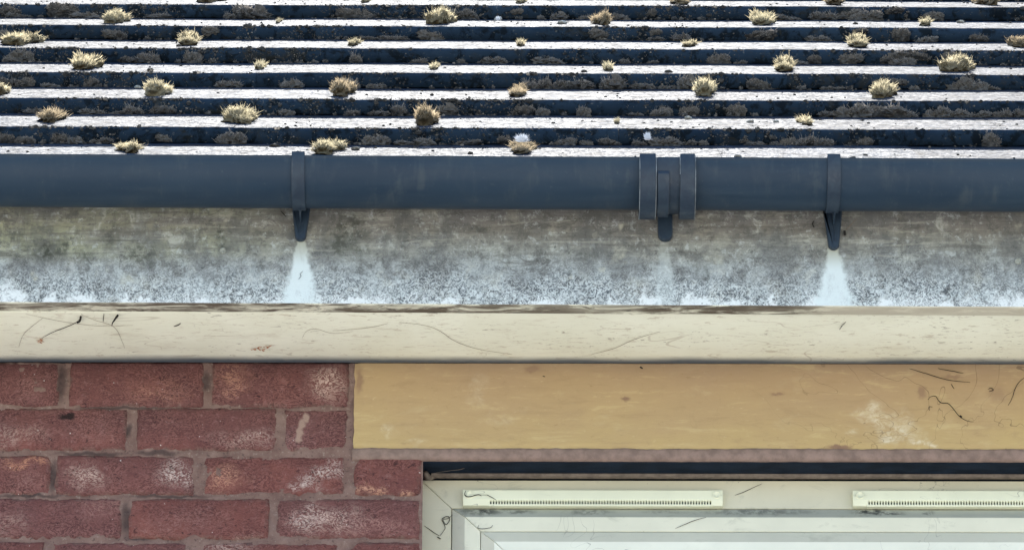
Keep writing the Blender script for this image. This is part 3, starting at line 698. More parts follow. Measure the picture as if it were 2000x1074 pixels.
def sweep(prof_in, prof_out, x0, x1, n=1):
    """solid band between two polylines in (y, z)"""
    P = prof_out + prof_in[::-1]; mb = MB(); m = len(P)
    vs = [(x0, y, z) for y, z in P]+[(x1, y, z) for y, z in P]
    fs = [(i, (i+1) % m, (i+1) % m+m, i+m) for i in range(m)]
    k = len(prof_out)
    for i in range(k-1):
        fs.append((i, i+1, m-2-i, m-1-i)[::-1]); fs.append((m+i, m+i+1, 2*m-2-i, 2*m-1-i))
    mb.add(vs, fs); return mb
def plate(mb, pts, y0, y1):         # outline in (x, z), chamfered front
    n = len(pts); cx = sum(p[0] for p in pts)/n; cz = sum(p[1] for p in pts)/n
    inner = [(cx+(x-cx)*.86, cz+(z-cz)*.965) for x, z in pts]
    vs = [(x, y1, z) for x, z in pts]+[(x, y0+.002, z) for x, z in pts]+[(x, y0, z) for x, z in inner]
    fs = [(i, (i+1) % n, n+(i+1) % n, n+i) for i in range(n)]+[(n+i, n+(i+1) % n, 2*n+(i+1) % n, 2*n+i) for i in range(n)]+[tuple(2*n+i for i in range(n))]
    mb.add(vs, fs)
FL = FY-GY                           # fascia face in gutter coordinates
def wob_out(r0, bulge, a0, a1, n=36):
    return [((r0+bulge*math.sin(min(1, (a/math.pi)*1.0)*math.pi)**1.0)*math.cos(math.pi+a), (r0+bulge*math.sin(a))*math.sin(math.pi+a)) for a in [a0+(a1-a0)*i/n for i in range(n+1)]]
def bracket(pxs, pxt, py_tip, half_top, half_tip, lab):
    x = at(pxs, 350, GY-GR).x; xt = at(pxt, 440, FY).x
    bk = link('gutter_bracket', None, gut); bk['label'] = lab
    hw = .0098
    o_ = wob_out(GR+.0026, .0010, -.03, math.pi, 40); i_ = wob_out(GR+.0004, 0, -.03, math.pi, 40)
    # hook over the lip
    hook_o = [(-GR+.009, .0040), (-GR+.003, .0050), (-GR-.0020, .0042)]; hook_i = [(-GR+.009, .0018), (-GR+.003, .0026), (-GR-.0004, .0020)]
    mb = sweep(hook_i+i_, hook_o+o_, x-hw, x+hw); s_ = link('bracket_strap', mb.mesh('bracket_strap', M['bracket']), bk); bevel(s_, .0007)
    # back plate tapering to a rounded foot on the fascia
    ztip = at(pxt, py_tip, FY).z - GZ; ztop = -.028; N = 10; pts = []
    zs_ = at(pxt, 404, FY).z-GZ; pts += [(x-half_top*1.02, ztop), (xt-half_top, zs_)]
    for k in range(N+1):
        a = math.pi+math.pi*k/N; pts.append((xt+half_tip*math.cos(a), ztip+half_tip+half_tip*math.sin(a)))
    pts += [(xt+half_top, zs_), (x+half_top*1.02, ztop)]
    mb = MB(); plate(mb, pts, FL-.0095, FL-.0008)
    p_ = link('back_plate', mb.mesh('back_plate', M['bracket']), bk)
    mb = MB()
    for dx in (-.0022, .0022): mb.box(xt+dx-.0007, xt+dx+.0007, FL-.0108, FL-.009, ztip+.012, -GR+.004)
    mb.box(xt-.0012, xt+.0012, .01, FL-.009, -GR-.0035, -GR+.02)
    link('stiffening_rib', mb.mesh('stiffening_rib', M['bracket']), bk)
bracket(581, 588, 475, .0146, .0084, 'left gutter bracket over a long white washed stain')
bracket(1630, 1627, 487, .0150, .0084, 'right gutter bracket over a long white washed stain')
# union where the two lengths meet
un = link('gutter_union', None, gut); un['label'] = 'wide jointing bracket with two clip bands'
ux = [at(p, 350, GY-GR).x for p in (1250, 1281, 1329, 1358)]
o_ = wob_out(GR+.0028, .0035, +.06, math.pi, 40); i_ = wob_out(GR+.0004, 0, +.06, math.pi, 40)
link('union_body', sweep(i_, o_, ux[0]+.004, ux[3]-.004).mesh('union_body', M['bracket'], False), un)
for a, b in ((ux[0], ux[1]), (ux[2], ux[3])):
    o2 = wob_out(GR+.0036, .0120, -.01, math.pi, 44); i2 = wob_out(GR+.0015, .0035, -.01, math.pi, 44)
    ho = [(-GR+.008, .0026), (-GR+.002, .0038), (-GR-.0030, .0032)]; hi = [(-GR+.008, .0012), (-GR+.002, .0020), (-GR-.0002, .0014)]
    c_ = link('clip_band', sweep(hi+i2, ho+o2, a, b).mesh('clip_band', M['bracket']), un); bevel(c_, .0009)
for X, bu, a0, a1 in ((ux[0]-.0006, .0120, .0, 2.0), (ux[1]+.0002, .0120, .05, 2.0), (ux[3]+.0002, .0122, .0, 2.0), (ux[2]-.0008, .0120, .05, .5)):
    o3 = wob_out(GR+.0039, bu, a0, a1, 30); i3 = wob_out(GR+.0030, bu*.9, a0, a1, 30)
    link('highlight_rim', sweep(i3, o3, X, X+.0009).mesh('highlight_rim', M['rim']), un)  # pale strips painted in place of highlights on the band edges
xl = at(1299, 440, FY).x; hw = .0112
ztip = at(1299, 472, FY).z-GZ; N = 10
pts = [(xl-hw, -.03)]+[(xl+hw*math.cos(math.pi+math.pi*k/N), ztip+hw+hw*math.sin(math.pi+math.pi*k/N)) for k in range(N+1)]+[(xl+hw, -.03)]
mb = MB(); plate(mb, pts, FL-.012, FL-.0008); link('back_plate', mb.mesh('back_plate', M['bracket']), un)
xs_ = at(1297, 380, GY-GR).x
ro = wob_out(GR+.0085, .003, .42, 1.95, 24); ri_ = wob_out(GR+.004, .003, .42, 1.95, 24); ro[0] = ri_[0]
s_ = link('raised_rib', sweep(ri_, ro, xs_-.0095, xs_+.0085).mesh('raised_rib', M['bracket']), un); bevel(s_, .0012)

# ------------------------------------------------------------------ roof
roof = thing('tiled_roof', 'flat slate grey tiled roof in stepped courses above the gutter', 'roof')
NROW = 12
def tile_mesh(seed):
    r_ = random.Random(seed); w_ = TW-.0004; L = GAUGE+.07; nx = 12; mb = MB(); vs = []
    bow = r_.uniform(-.0008, .0008)
    prof = [(L, -TT+.004), (.03, -TT+.004), (.004, -TT), (.0008, -TT+.0012), (0, -.006), (.0012, -.0024), (.0045, -.0005), (.012, 0), (.05, 0), (.12, 0), (.2, 0), (L, 0)]
    for i in range(nx+1):
        x = -w_/2+w_*i/nx; b = bow*(1-(2*i/nx-1)**2)
        for q, (s_, h) in enumerate(prof):
            j = .0007*mn.noise(Vector((x*30+seed*9, q*.7, seed))) if 3 <= q <= 7 else .0003*mn.noise(Vector((x*14+seed, q, 3)))
            k = .0012*mn.noise(Vector((x*55+seed*5, q*.2, 1))) if 2 <= q <= 6 else 0
            vs.append((x, s_+k, h+b+j))
    P_ = len(prof)
    fs = [(i*P_+q, i*P_+(q+1) % P_, (i+1)*P_+(q+1) % P_, (i+1)*P_+q) for i in range(nx) for q in range(P_)]
    mb.add(vs, [f[::-1] for f in fs])
    mb.add(vs[:P_], [tuple(range(P_))[::-1]]); mb.add(vs[nx*P_:], [tuple(range(P_))]); m = mb.mesh('roof_tile', M['tile'], True)
    for p in m.polygons:
        if len(p.vertices) > 4 or p.index % P_ in (0, P_-1): p.use_smooth = False
    return m
tms = [tile_mesh(k) for k in range(6)]
for k in range(NROW):
    for j in range(-8, 8):
        x = joint(k, j)+TW/2
        if x < X0-.16 or x > X1+.16: continue
        o = link('roof_tile', rnd.choice(tms), roof)
        p = roofpt(k, x, 0); o.location = p + TN*rnd.uniform(-.0004, .0006) + TD*rnd.uniform(-.002, .002)
        o.rotation_euler = (TA+rnd.uniform(-.0010, .0012), ROOFTILT+rnd.uniform(-.0022, .0022), rnd.uniform(-.001, .001))
# underlay, ridge and the far slope
pr = roofpt(NROW, 0, -.02, -.03); e0 = roofpt(0, 0, .03, -.038)
mb = MB()
mb.add([(X0, e0.y, e0.z-.01), (X1, e0.y, e0.z-.01), (X1, pr.y, pr.z-.01), (X0, pr.y, pr.z-.01)], [(0, 1, 2, 3)])
link('underlay', mb.mesh('underlay', M['black']), roof)
mb = MB(); rb = pr.y+(pr.z-SOFZ)/math.tan(PHI)
mb.add([(X0-.05, pr.y-.02, pr.z+.02), (X1+.05, pr.y-.02, pr.z+.02), (X1+.05, rb+.2, SOFZ-.05), (X0-.05, rb+.2, SOFZ-.05)], [(0, 1, 2, 3)])
for X in (X0, X1): mb.add([(X, FY+.03, SOFZ+.02), (X, rb, SOFZ), (X, pr.y, pr.z)], [(0, 1, 2)])
link('far_slope', mb.mesh('far_slope', M['tile']), roof)
mb = MB(); mb.tube([(X0-.05, pr.y, pr.z+.01), (X1+.05, pr.y, pr.z+.01)], .09, 12); link('ridge_tile', mb.mesh('ridge_tile', M['tile'], True), roof)

# ------------------------------------------------------------------ moss
def blob(mb, c, r, seed, sub=2, amp=.35, tip=.0, fr=2.3):
    N, K = 8+sub*3, 5+sub*2; vs = []; at_ = []
    for j in range(K+1):
        th_ = math.pi*j/K
        for i in range(N):
            a = 2*math.pi*i/N; d = Vector((math.sin(th_)*math.cos(a), math.sin(th_)*math.sin(a), math.cos(th_)))
            k = 1+amp*mn.noise(d*fr+Vector((seed*3.1, seed, 0)))+amp*.6*mn.noise(d*fr*3+Vector((seed, 1, 0)))
            vs.append((c[0]+d.x*r[0]*k, c[1]+d.y*r[1]*k, c[2]+d.z*r[2]*k)); at_.append(tip*max(0, d.z))
    fs = [(j*N+i, (j+1)*N+i, (j+1)*N+(i+1) % N, j*N+(i+1) % N) for j in range(K) for i in range(N)]
    mb.add(vs, fs, at_)
def blade(mb, p, d, L, w_, curl, r_):
    s_ = d.cross(Vector((r_.uniform(-1, 1), r_.uniform(-1, 1), r_.uniform(-.2, .2)))).normalized()*w_
    m = p+d*L*.55; e = p+d*L+curl
    g = r_.uniform(.4, 1.3)
    mb.add([p-s_, p+s_, m+s_*.8, m-s_*.8, e], [(0, 1, 2, 3), (3, 2, 4)], [.12*g, .12*g, .7*g, .7*g, g])
def tuft_mesh(seed, bristle=1100, W=.0235, L=.080, H=.015):
    """ragged cushion running up the joint (local +y) in uneven lobes, straw bristles on top"""
    r_ = random.Random(seed); mb = MB(); nb = r_.randint(4, 6); lobes = []
    for q in range(nb):
        u = (q+.5)/nb*2-1
        lobes.append((u*W*r_.choice((-.35, .35, .55))+r_.uniform(-.35, .35)*W, u*L*.8, W*r_.uniform(.38, .72), L*.26, H*r_.uniform(.45, 1.25)))
    for q, (x, y, rx, ry, rz) in enumerate(lobes):
        blob(mb, (x, y, rz*.2), (rx*.9, ry, rz*.7), seed*7+q, 2, .7, .12, 3.1)
    for q in range(bristle):
        x, y, rx, ry, rz = r_.choice(lobes)
        a = r_.uniform(0, 2*math.pi); rr = math.sqrt(r_.random()); v = rr*math.sin(a); u = rr*math.cos(a)
        p = Vector((x+u*rx, y+v*ry, rz*(.15+.85*math.sqrt(max(0, 1-rr*rr)))*r_.uniform(.7, 1.05)))
        d = Vector((u*.75+r_.uniform(-.55, .55), v*.3+r_.uniform(-.4, .3)-.1, .45+r_.random()*.8)).normalized()
        ln = r_.uniform(.0035, .0095) if r_.random() > .1 else r_.uniform(.009, .016)
        blade(mb, p, d, ln, .00034, Vector((r_.uniform(-.003, .003), r_.uniform(-.002, .002), -r_.uniform(0, .002))), r_)
    return mb.mesh('moss_tuft', M['tuft'], False, 'tip')
def cushion_mesh(seed, br=620):
    """rounded lumpy cushion about 1 unit wide, built at 36 mm"""
    r_ = random.Random(seed); mb = MB(); k = r_.randint(2, 4)
    for q in range(k):
        x = (q-(k-1)/2)*.011+r_.uniform(-.003, .003); rr = r_.uniform(.007, .0115)
        blob(mb, (x, r_.uniform(-.003, .003), rr*.3), (rr*1.15, rr, rr*r_.uniform(.7, 1.1)), seed*5+q, 2, .9, .16, 3.4)
        for _ in range(br//k):
            a = r_.uniform(0, 2*math.pi); e = r_.uniform(.1, 1.45); d = Vector((math.cos(a)*math.cos(e), math.sin(a)*math.cos(e), math.sin(e)))
            p = Vector((x, 0, rr*.3))+Vector((d.x*rr*1.1, d.y*rr, d.z*rr*.9)); d = (d+Vector((r_.uniform(-.5, .5), r_.uniform(-.5, .5), r_.uniform(-.2, .5)))).normalized()
            blade(mb, p, d, r_.uniform(.0012, .0048) if r_.random() > .04 else r_.uniform(.006, .012), .00034, Vector((0, 0, -.0006)), r_)
    return mb.mesh('moss_cushion', M['cushion'], False, 'tip')
TUFTS = [tuft_mesh(k) for k in range(12)]; SPARSE = [tuft_mesh(20+k, 420, .013, .07, .009) for k in range(3)]
CUSH = [cushion_mesh(k) for k in range(14)]
ORD = ['first', 'second', 'third', 'fourth', 'fifth', 'sixth', 'seventh', 'eighth', 'ninth', 'tenth', 'eleventh', 'twelfth', 'thirteenth', 'fourteenth', 'fifteenth', 'sixteenth', 'seventeenth', 'eighteenth', 'nineteenth', 'twentieth', 'twenty-first', 'twenty-second', 'twenty-third', 'twenty-fourth', 'twenty-fifth', 'twenty-sixth', 'twenty-seventh', 'twenty-eighth', 'twenty-ninth', 'thirtieth']
COURSE = ['lowest tile course', 'second tile course up', 'third tile course up', 'fourth tile course up', 'fifth tile course up', 'sixth tile course up', 'top visible tile course']
STEP = ['', 'first tile step above the gutter', 'second tile step above the gutter', 'third tile step above the gutter', 'fourth tile step above the gutter', 'fifth tile step above the gutter', 'topmost dark tile step']
# (course, px, scale across, scale height, kind): kind 0 straw tuft, 1 thin pale tuft, 2 brown mixed
tl = [(0, 267, 1.05, .75, 0), (0, 640, 1.0, .95, 0), (0, 1022, .95, .7, 2),
      (1, 130, .95, 1, 2), (1, 488, 1.1, 1.15, 0), (1, 850, .85, 1.35, 2), (1, 1220, .4, .5, 1), (1, 1570, .9, .8, 1),
      (2, 4, .8, .9, 0), (2, 332, 1.05, 1.15, 0), (2, 675, .9, 1.3, 2), (2, 1022, .8, .8, 2), (2, 1363, .95, 1.4, 0), (2, 1708, 1.05, 1.15, 0),
      (3, 198, 1.15, 1.2, 0), (3, 532, .8, .8, 1), (3, 862, .6, .7, 1), (3, 1192, .8, .85, 1), (3, 1523, .95, 1.1, 0), (3, 1852, 1.2, 1.25, 0),
      (4, 70, 1.15, 1.05, 0), (4, 380, 1.0, 1.05, 0), (4, 700, .7, .8, 1), (4, 1022, .7, .7, 1), (4, 1340, 1.0, .7, 1), (4, 1655, 1.0, 1.0, 0), (4, 1970, 1.0, .9, 2),
      (5, 257, 1.05, 1.05, 0), (5, 575, .35, .5, 1), (5, 867, .95, 1.35, 0), (5, 1178, .9, 1.2, 2), (5, 1480, 1.1, 1.15, 0), (5, 1785, .9, .9, 1),
      (6, 425, .9, .8, 2), (6, 727, .7, .7, 1), (6, 1020, .7, .8, 1), (6, 1320, 1.0, .9, 2), (6, 1612, 1.0, .9, 2), (6, 1900, 1.1, 1.0, 2)]
for k in range(7):
    row = [t for t in tl if t[0] == k]
    for i, (_, px, sx, sh, kd) in enumerate(row):
        q = roofpt(k, 0, GAUGE*.55); dd = (q-CAM).dot(_F)
        x = (px-1000)/FPX*dd
        jn = round((x-joint(k, 0))/TW); xj = joint(k, jn)
        if abs(xj-x) > .03: xj = x
        o = link('moss_tuft', rnd.choice(SPARSE if kd == 1 else TUFTS))
        o.location = roofpt(k, xj, rnd.uniform(.13, .17) if k else rnd.uniform(.15, .19))
        o.rotation_euler = (TA-.03, 0, rnd.uniform(-.08, .08)); o.scale = (sx*rnd.uniform(.98, 1.08), rnd.uniform(.9, 1.1), sh*1.05)
        if kd == 2:
            o.data = o.data.copy(); o.data.materials.clear(); 
            if 'mixm' not in M: M['mixm'] = m_moss('brown straw moss', (.05, .038, .022), (.85, .68, .44), .75)
            o.data.materials.append(M['mixm'])
        look = {0: 'straw coloured bristly moss', 1: 'small thin pale moss', 2: 'brownish bristly moss'}[kd]
        o['label'] = f'{look} on the {COURSE[k]}, {ORD[i]} tuft from the left'
        o['category'] = 'moss'; o['group'] = 'moss tufts along the tile joints'
# dark cushions in front of the tile steps: (step, px, width px, height px, dz of the foot above the ledge in px)
cl = [(1, 50, 32, 16, 0), (1, 12, 30, 22, 6), (1, 146, 30, 14, 2), (1, 200, 34, 14, 2), (1, 115, 26, 22, 6), (1, 452, 46, 28, 0), (1, 735, 36, 24, 0), (1, 790, 30, 10, 0), (1, 830, 44, 16, 0), (1, 700, 22, 6, 0), (1, 915, 36, 13, 0), (1, 985, 30, 14, 8),
      (1, 1106, 36, 17, 0), (1, 1145, 26, 13, 0), (1, 1185, 30, 16, 0), (1, 1250, 34, 12, 0), (1, 1302, 42, 20, 0), (1, 1347, 24, 12, 0), (1, 1374, 22, 12, 0), (1, 1575, 50, 26, 0), (1, 1540, 34, 20, 5), (1, 1610, 34, 20, 2), (1, 1938, 30, 28, 6), (1, 1478, 30, 8, 0), (1, 1690, 30, 14, 8), (1, 320, 30, 12, 12),
      (2, 68, 44, 14, 0), (2, 178, 42, 13, 0), (2, 228, 32, 7, -1), (2, 262, 46, 22, 0), (2, 320, 40, 20, 4), (2, 560, 30, 14, 0), (2, 690, 30, 14, 0), (2, 742, 34, 10, 0), (2, 780, 34, 24, 0), (2, 870, 40, 18, 8), (2, 1025, 36, 20, 6), (2, 1060, 26, 20, 3), (2, 1140, 26, 24, 2), (2, 1242, 30, 8, 0), (2, 1288, 44, 20, 0),
      (2, 1345, 34, 20, 6), (2, 1440, 30, 18, 10), (2, 1620, 40, 13, 0), (2, 1672, 50, 30, 0), (2, 1712, 40, 26, 6), (2, 1757, 56, 24, 0), (2, 1835, 36, 24, 2), (2, 1868, 38, 18, 0), (2, 1915, 34, 14, -2), (2, 1957, 38, 19, 0), (2, 1992, 30, 18, 0), (2, 1300, 30, 12, 12),
      (3, 18, 34, 24, 2), (3, 98, 36, 10, 0), (3, 55, 30, 18, 8), (3, 178, 34, 18, 6), (3, 445, 42, 17, 0), (3, 570, 44, 20, 2), (3, 680, 36, 22, 2), (3, 735, 26, 12, 2), (3, 1035, 40, 22, 0), (3, 1062, 34, 28, 3), (3, 1118, 52, 24, 0), (3, 1150, 30, 12, 0), (3, 1195, 46, 26, 0), (3, 1256, 38, 13, 0), (3, 1305, 26, 10, 0),
      (3, 1338, 36, 28, 2), (3, 1490, 44, 22, 5), (3, 1618, 20, 8, 0), (3, 1640, 26, 7, 0), (3, 1785, 20, 10, 0), (3, 1880, 40, 26, 6), (3, 1910, 36, 20, 2), (3, 1942, 30, 9, 0), (3, 1755, 26, 12, 16),
      (4, 20, 34, 13, 0), (4, 40, 40, 24, 8), (4, 165, 22, 10, 0), (4, 290, 44, 26, 0), (4, 255, 30, 12, 0), (4, 375, 32, 26, 4), (4, 695, 28, 24, 0), (4, 818, 34, 13, 0), (4, 862, 20, 4, 0), (4, 900, 16, 12, 0), (4, 968, 34, 16, 2), (4, 940, 20, 6, 0), (4, 1073, 42, 15, 0), (4, 1220, 24, 12, 0), (4, 1275, 20, 8, 0), (4, 1400, 40, 20, 6),
      (4, 1447, 20, 9, 0), (4, 1562, 30, 9, 0), (4, 1762, 46, 17, 0), (4, 1735, 30, 16, 8), (4, 1765, 34, 14, 18), (4, 1795, 36, 14, 18), (4, 1855, 24, 14, 18), (4, 1660, 40, 18, 10), (4, 1590, 20, 14, 10),
      (5, 10, 30, 26, 0), (5, 235, 20, 20, 2), (5, 215, 36, 14, 10), (5, 768, 60, 13, 0), (5, 715, 30, 10, 4), (5, 845, 40, 18, 6), (5, 1170, 40, 16, 14), (5, 1330, 40, 18, 0), (5, 1282, 24, 10, 0), (5, 1280, 30, 12, 18), (5, 1480, 60, 20, 8), (5, 1600, 34, 14, 2), (5, 1810, 42, 14, -2), (5, 1760, 30, 20, 12), (5, 1680, 26, 10, 20), (5, 410, 26, 14, 18), (5, 1910, 30, 14, 6),
      (6, 25, 30, 12, 0), (6, 47, 22, 8, 0), (6, 20, 40, 20, 10), (6, 120, 54, 24, 12), (6, 168, 60, 13, 0), (6, 312, 52, 11, 0), (6, 450, 30, 14, 0), (6, 492, 60, 26, 0), (6, 475, 40, 20, 14), (6, 690, 60, 22, 6), (6, 720, 26, 10, 0), (6, 905, 40, 24, -4), (6, 1010, 24, 10, 16), (6, 1090, 30, 14, 0), (6, 1145, 30, 12, 2), (6, 1210, 30, 12, 0),
      (6, 1540, 38, 11, 0), (6, 1605, 44, 20, 0), (6, 1690, 50, 22, 0), (6, 1665, 34, 14, 12), (6, 1750, 26, 10, 20), (6, 1823, 30, 14, 8), (6, 1270, 24, 14, 14)]
for k in range(1, 7):
    row = sorted([c for c in cl if c[0] == k], key=lambda c: c[1])
    for i, (_, px, wpx, hpx, up) in enumerate(row):
        q = roofpt(k-1, 0, GAUGE-.006); dd = (q-CAM).dot(_F); sc = FPX/dd
        x = (px-1000)/sc; wd = wpx/sc; ht = hpx/sc
        onface = up > 4
        o = link('moss_cushion', rnd.choice(CUSH))
        if onface: o.location = roofpt(k, x, -.0012, -TT+up/sc-.003)
        else: o.location = roofpt(k-1, x, GAUGE-.004-min(.014, wd*.22))
        o.rotation_euler = (TA, 0, rnd.uniform(-.4, .4)); o.scale = (wd/.036, min(1.0, wd/.036)*(.5 if onface else 1), ht/.017*.95)
        wide = 'wide' if wpx >= 44 else ('small' if wpx <= 26 else 'medium')
        o['label'] = f'{wide} brown moss cushion, {ORD[i]} from the left on the {STEP[k]}'
        o['category'] = 'moss'; o['group'] = 'dark moss cushions on the tile steps'
# crust of fine moss and grit in the steps: beyond counting
mb = MB(); r_ = random.Random(3)
dens = lambda k, x: max(0, mn.noise(Vector((x*3.1, k*4.7, 2)))*1.6+.42)
for k in range(1, 9):
    for _ in range(4200):
        x = r_.uniform(-1.35, 1.35)
        cd_ = mn.noise(Vector((x*23, k*9.1, 5)))*1.5+.35
        if r_.random() > (dens(k, x) + (.15 if k < 5 else 0))*cd_*1.5: continue
        u = r_.random(); 
        if u < .5: p = roofpt(k, x, -.0005, -TT*r_.random()**1.3); sz = r_.uniform(.0006, .0021)
        elif u < .78: p = roofpt(k, x, r_.uniform(-.001, .006), -.001); sz = r_.uniform(.0010, .0042)*(1 if r_.random() < .35 else .55)
        else: p = roofpt(k-1, x, GAUGE-.002-abs(r_.gauss(0, .010)), .0006); sz = r_.uniform(.0008, .0030)
        N = 5; vs = []; a0 = r_.random()*6
        for q in range(N):
            a = a0+q*2*math.pi/N; rr = sz*r_.uniform(.7, 1.5)
            vs.append(p+Vector((math.cos(a)*rr, -.0003, math.sin(a)*rr*.8)))
        tp = p+Vector((r_.uniform(-1, 1)*sz*.5, -sz*.9, sz*.5))
        t_ = r_.random()**7*.8
        mb.add(vs+[tp], [(q, (q+1) % N, N) for q in range(N)], [t_*.5]*N+[t_])
    for _ in range(6000):
        x = r_.uniform(-1.35, 1.35)
        if r_.random() > dens(k, x)*(mn.noise(Vector((x*23, k*9.1, 5)))*1.5+.35)*1.3: continue
        p = roofpt(k, x, -.001, -TT*r_.random()) if r_.random() < .6 else roofpt(k, x, .002, 0)
        d = Vector((r_.uniform(-1, 1), -.5, r_.uniform(-.3, 1))).normalized(); tip_ = r_.random()
        s_ = Vector((.0004, 0, .0002)); L = r_.uniform(.0015, .0052)
        mb.add([p-s_, p+s_, p+d*L], [(0, 1, 2)], [tip_*.2, tip_*.2, tip_*tip_*1.1])
def lump(p, sz):
    blob(mb, p, (sz*r_.uniform(.9, 1.8), sz*.8, sz*r_.uniform(.7, 1.3)), r_.random()*90, 0, .9, r_.choice((.03, .1, .25)), 3)
    for _ in range(16):
        a = r_.uniform(0, 6.28); e = r_.uniform(0, 1.5); d = Vector((math.cos(a)*math.cos(e), -abs(math.sin(a)*math.cos(e)), math.sin(e)))
        blade(mb, p+d*sz*.8, d, r_.uniform(.001, .004), .00034, Vector((0, 0, 0)), r_)
for k in range(1, 9):
    for _ in range(330):
        x = r_.uniform(-1.3, 1.3)
        if r_.random() > dens(k, x)*(mn.noise(Vector((x*17, k*7.1, 8)))*1.6+.55): continue
        u = r_.random()
        if u < .36: lump(roofpt(k-1, x, GAUGE-.003-r_.random()*.008, .001), r_.uniform(.0018, .0052))
        elif u < .78: lump(roofpt(k, x, .0004, -TT*r_.random()), r_.uniform(.0014, .0040))
        else: lump(roofpt(k, x, r_.uniform(.0, .005), -.0008), r_.uniform(.0012, .0040))
link('moss_crust', mb.mesh('moss_crust', M['cushion'], False, 'tip'), kind='stuff', label='thin dark moss crust and dirt clinging to the tile steps', category='moss')
# grit lying on the bright tile faces
mb = MB(); r_ = random.Random(11)
def pebble(p, sz, mb, seed):
    blob(mb, p, (sz*1.5, sz*1.3, sz*.7), seed, 0, .5)
for k in range(0, 9):
    for _ in range(110):
        x = r_.uniform(-1.3, 1.3); p = roofpt(k, x, r_.uniform(.01, .32), .0004); pebble(p, r_.uniform(.0006, .0019), mb, r_.random()*50)
link('roof_grit', mb.mesh('roof_grit', M['grit'], True), kind='stuff', label='fine grit scattered on the bright tile faces', category='grit')
bits = [(0, 535, 289, 20, 5, 'grit'), (0, 694, 293, 16, 5, 'pale'), (0, 918, 301, 12, 5, 'grit'), (0, 1665, 309, 14, 6, 'grit'), (1, 1140, 187, 9, 5, 'grit'), (2, 755, 202, 0, 0, None), (1, 1343, 232, 16, 6, 'pale'), (1, 1465, 238, 14, 5, 'pale'), (1, 1515, 238, 12, 5, 'pale'),
        (1, 433, 229, 10, 5, 'grit'), (2, 272, 173, 14, 6, 'pale'), (3, 1140, 141, 12, 5, 'grit'), (3, 1305, 142, 16, 7, 'grit'), (3, 293, 141, 14, 6, 'grit'), (5, 972, 40, 16, 12, 'pale'), (5, 1097, 47, 20, 7, 'pale'), (5, 1670, 46, 10, 5, 'grit'), (5, 1875, 42, 14, 5, 'pale'), (4, 348, 93, 10, 4, 'grit'), (2, 843, 187, 8, 4, 'grit'),
        (0, 1690, 303, 10, 4, 'grit'), (0, 1440, 306, 16, 5, 'pale'), (1, 1080, 242, 8, 4, 'grit')]
WHERE = ['on the lowest bright course', 'on the second bright course up', 'on the third bright course up', 'on the fourth bright course up', 'on the fifth bright course up', 'on the sixth bright course up']
cnt = {}
for (k, px, py, wpx, hpx, mt) in sorted([b for b in bits if b[5]], key=lambda b: (b[0], b[1])):
    q0 = roofpt(k, 0, 0); r0 = _ray(px, py); tt = (q0-CAM).dot(TN)/r0.dot(TN); p = CAM+r0*tt
    p.z -= ROOFTILT*p.x*0
    s_ = max(.02, min(.30, (p-q0).dot(TD))); p = roofpt(k, p.x, s_, .001); sc = FPX/((p-CAM).dot(_F))
    mb = MB(); blob(mb, (0, 0, 0), (wpx/sc/2, wpx/sc/2, hpx/sc*.55), px, 1, .4)
    o = link('roof_crumb', mb.mesh('roof_crumb', M[mt], True)); o.location = p
    cnt[k, mt] = cnt.get((k, mt), 0)+1
    o['label'] = f"{'pale' if mt == 'pale' else 'dark'} crumb of debris {WHERE[k]}, {ORD[cnt[k, mt]-1]} {'pale' if mt == 'pale' else 'dark'} one from the left"
    o['category'] = 'debris'; o['group'] = 'crumbs lying on the tiles'
# downy feathers
def feather(px, py, k, W_, H_, lab, seed, lean=0):
    r_ = random.Random(seed); mb = MB()
    for _ in range(230):
        a = r_.gauss(lean, .75); u = r_.uniform(-.25, .25); el = r_.uniform(-.6, .3)
        d = Vector((math.sin(a)*W_/2, el*.006, max(.05, math.cos(a))*H_)) * r_.uniform(.45, 1)
        p0 = Vector((u*W_*.7, 0, 0)); s_ = Vector((.0005, .0002, .0003)); m = p0+d*.55+Vector((0, -.001, .001)); e = p0+d
        mb.add([p0-s_, p0+s_, m+s_*.9, m-s_*.9, e], [(0, 1, 2, 3), (3, 2, 4)])
    q = roofpt(k, 0, .3); x = (px-1000)/FPX*(q-CAM).dot(_F)
    o = link('feather', mb.mesh('feather', M['feather'])); o['label'] = lab; o['category'] = 'feather'; o['group'] = 'white down feathers on the roof'
    return o, x
o, x = feather(1026, 275, 0, .030, .016, 'white down feather standing on the moss just above the gutter', 1); o.location = roofpt(0, joint(0, 0), .16, .016)
o, x = feather(1265, 262, 0, .016, .016, 'white tuft of down in the lowest dark tile step', 2); o.location = roofpt(0, x, GAUGE-.018, .009)
o, x = feather(1345, 80, 4, .052, .013, 'wide white feather lying on the fifth tile course', 3, .3); o.location = roofpt(4, joint(4, 4), .2, .006)
o, x = feather(972, 40, 5, .010, .010, 'tiny white speck of down on the sixth tile course', 4); o.location = roofpt(5, x, .2, .002)

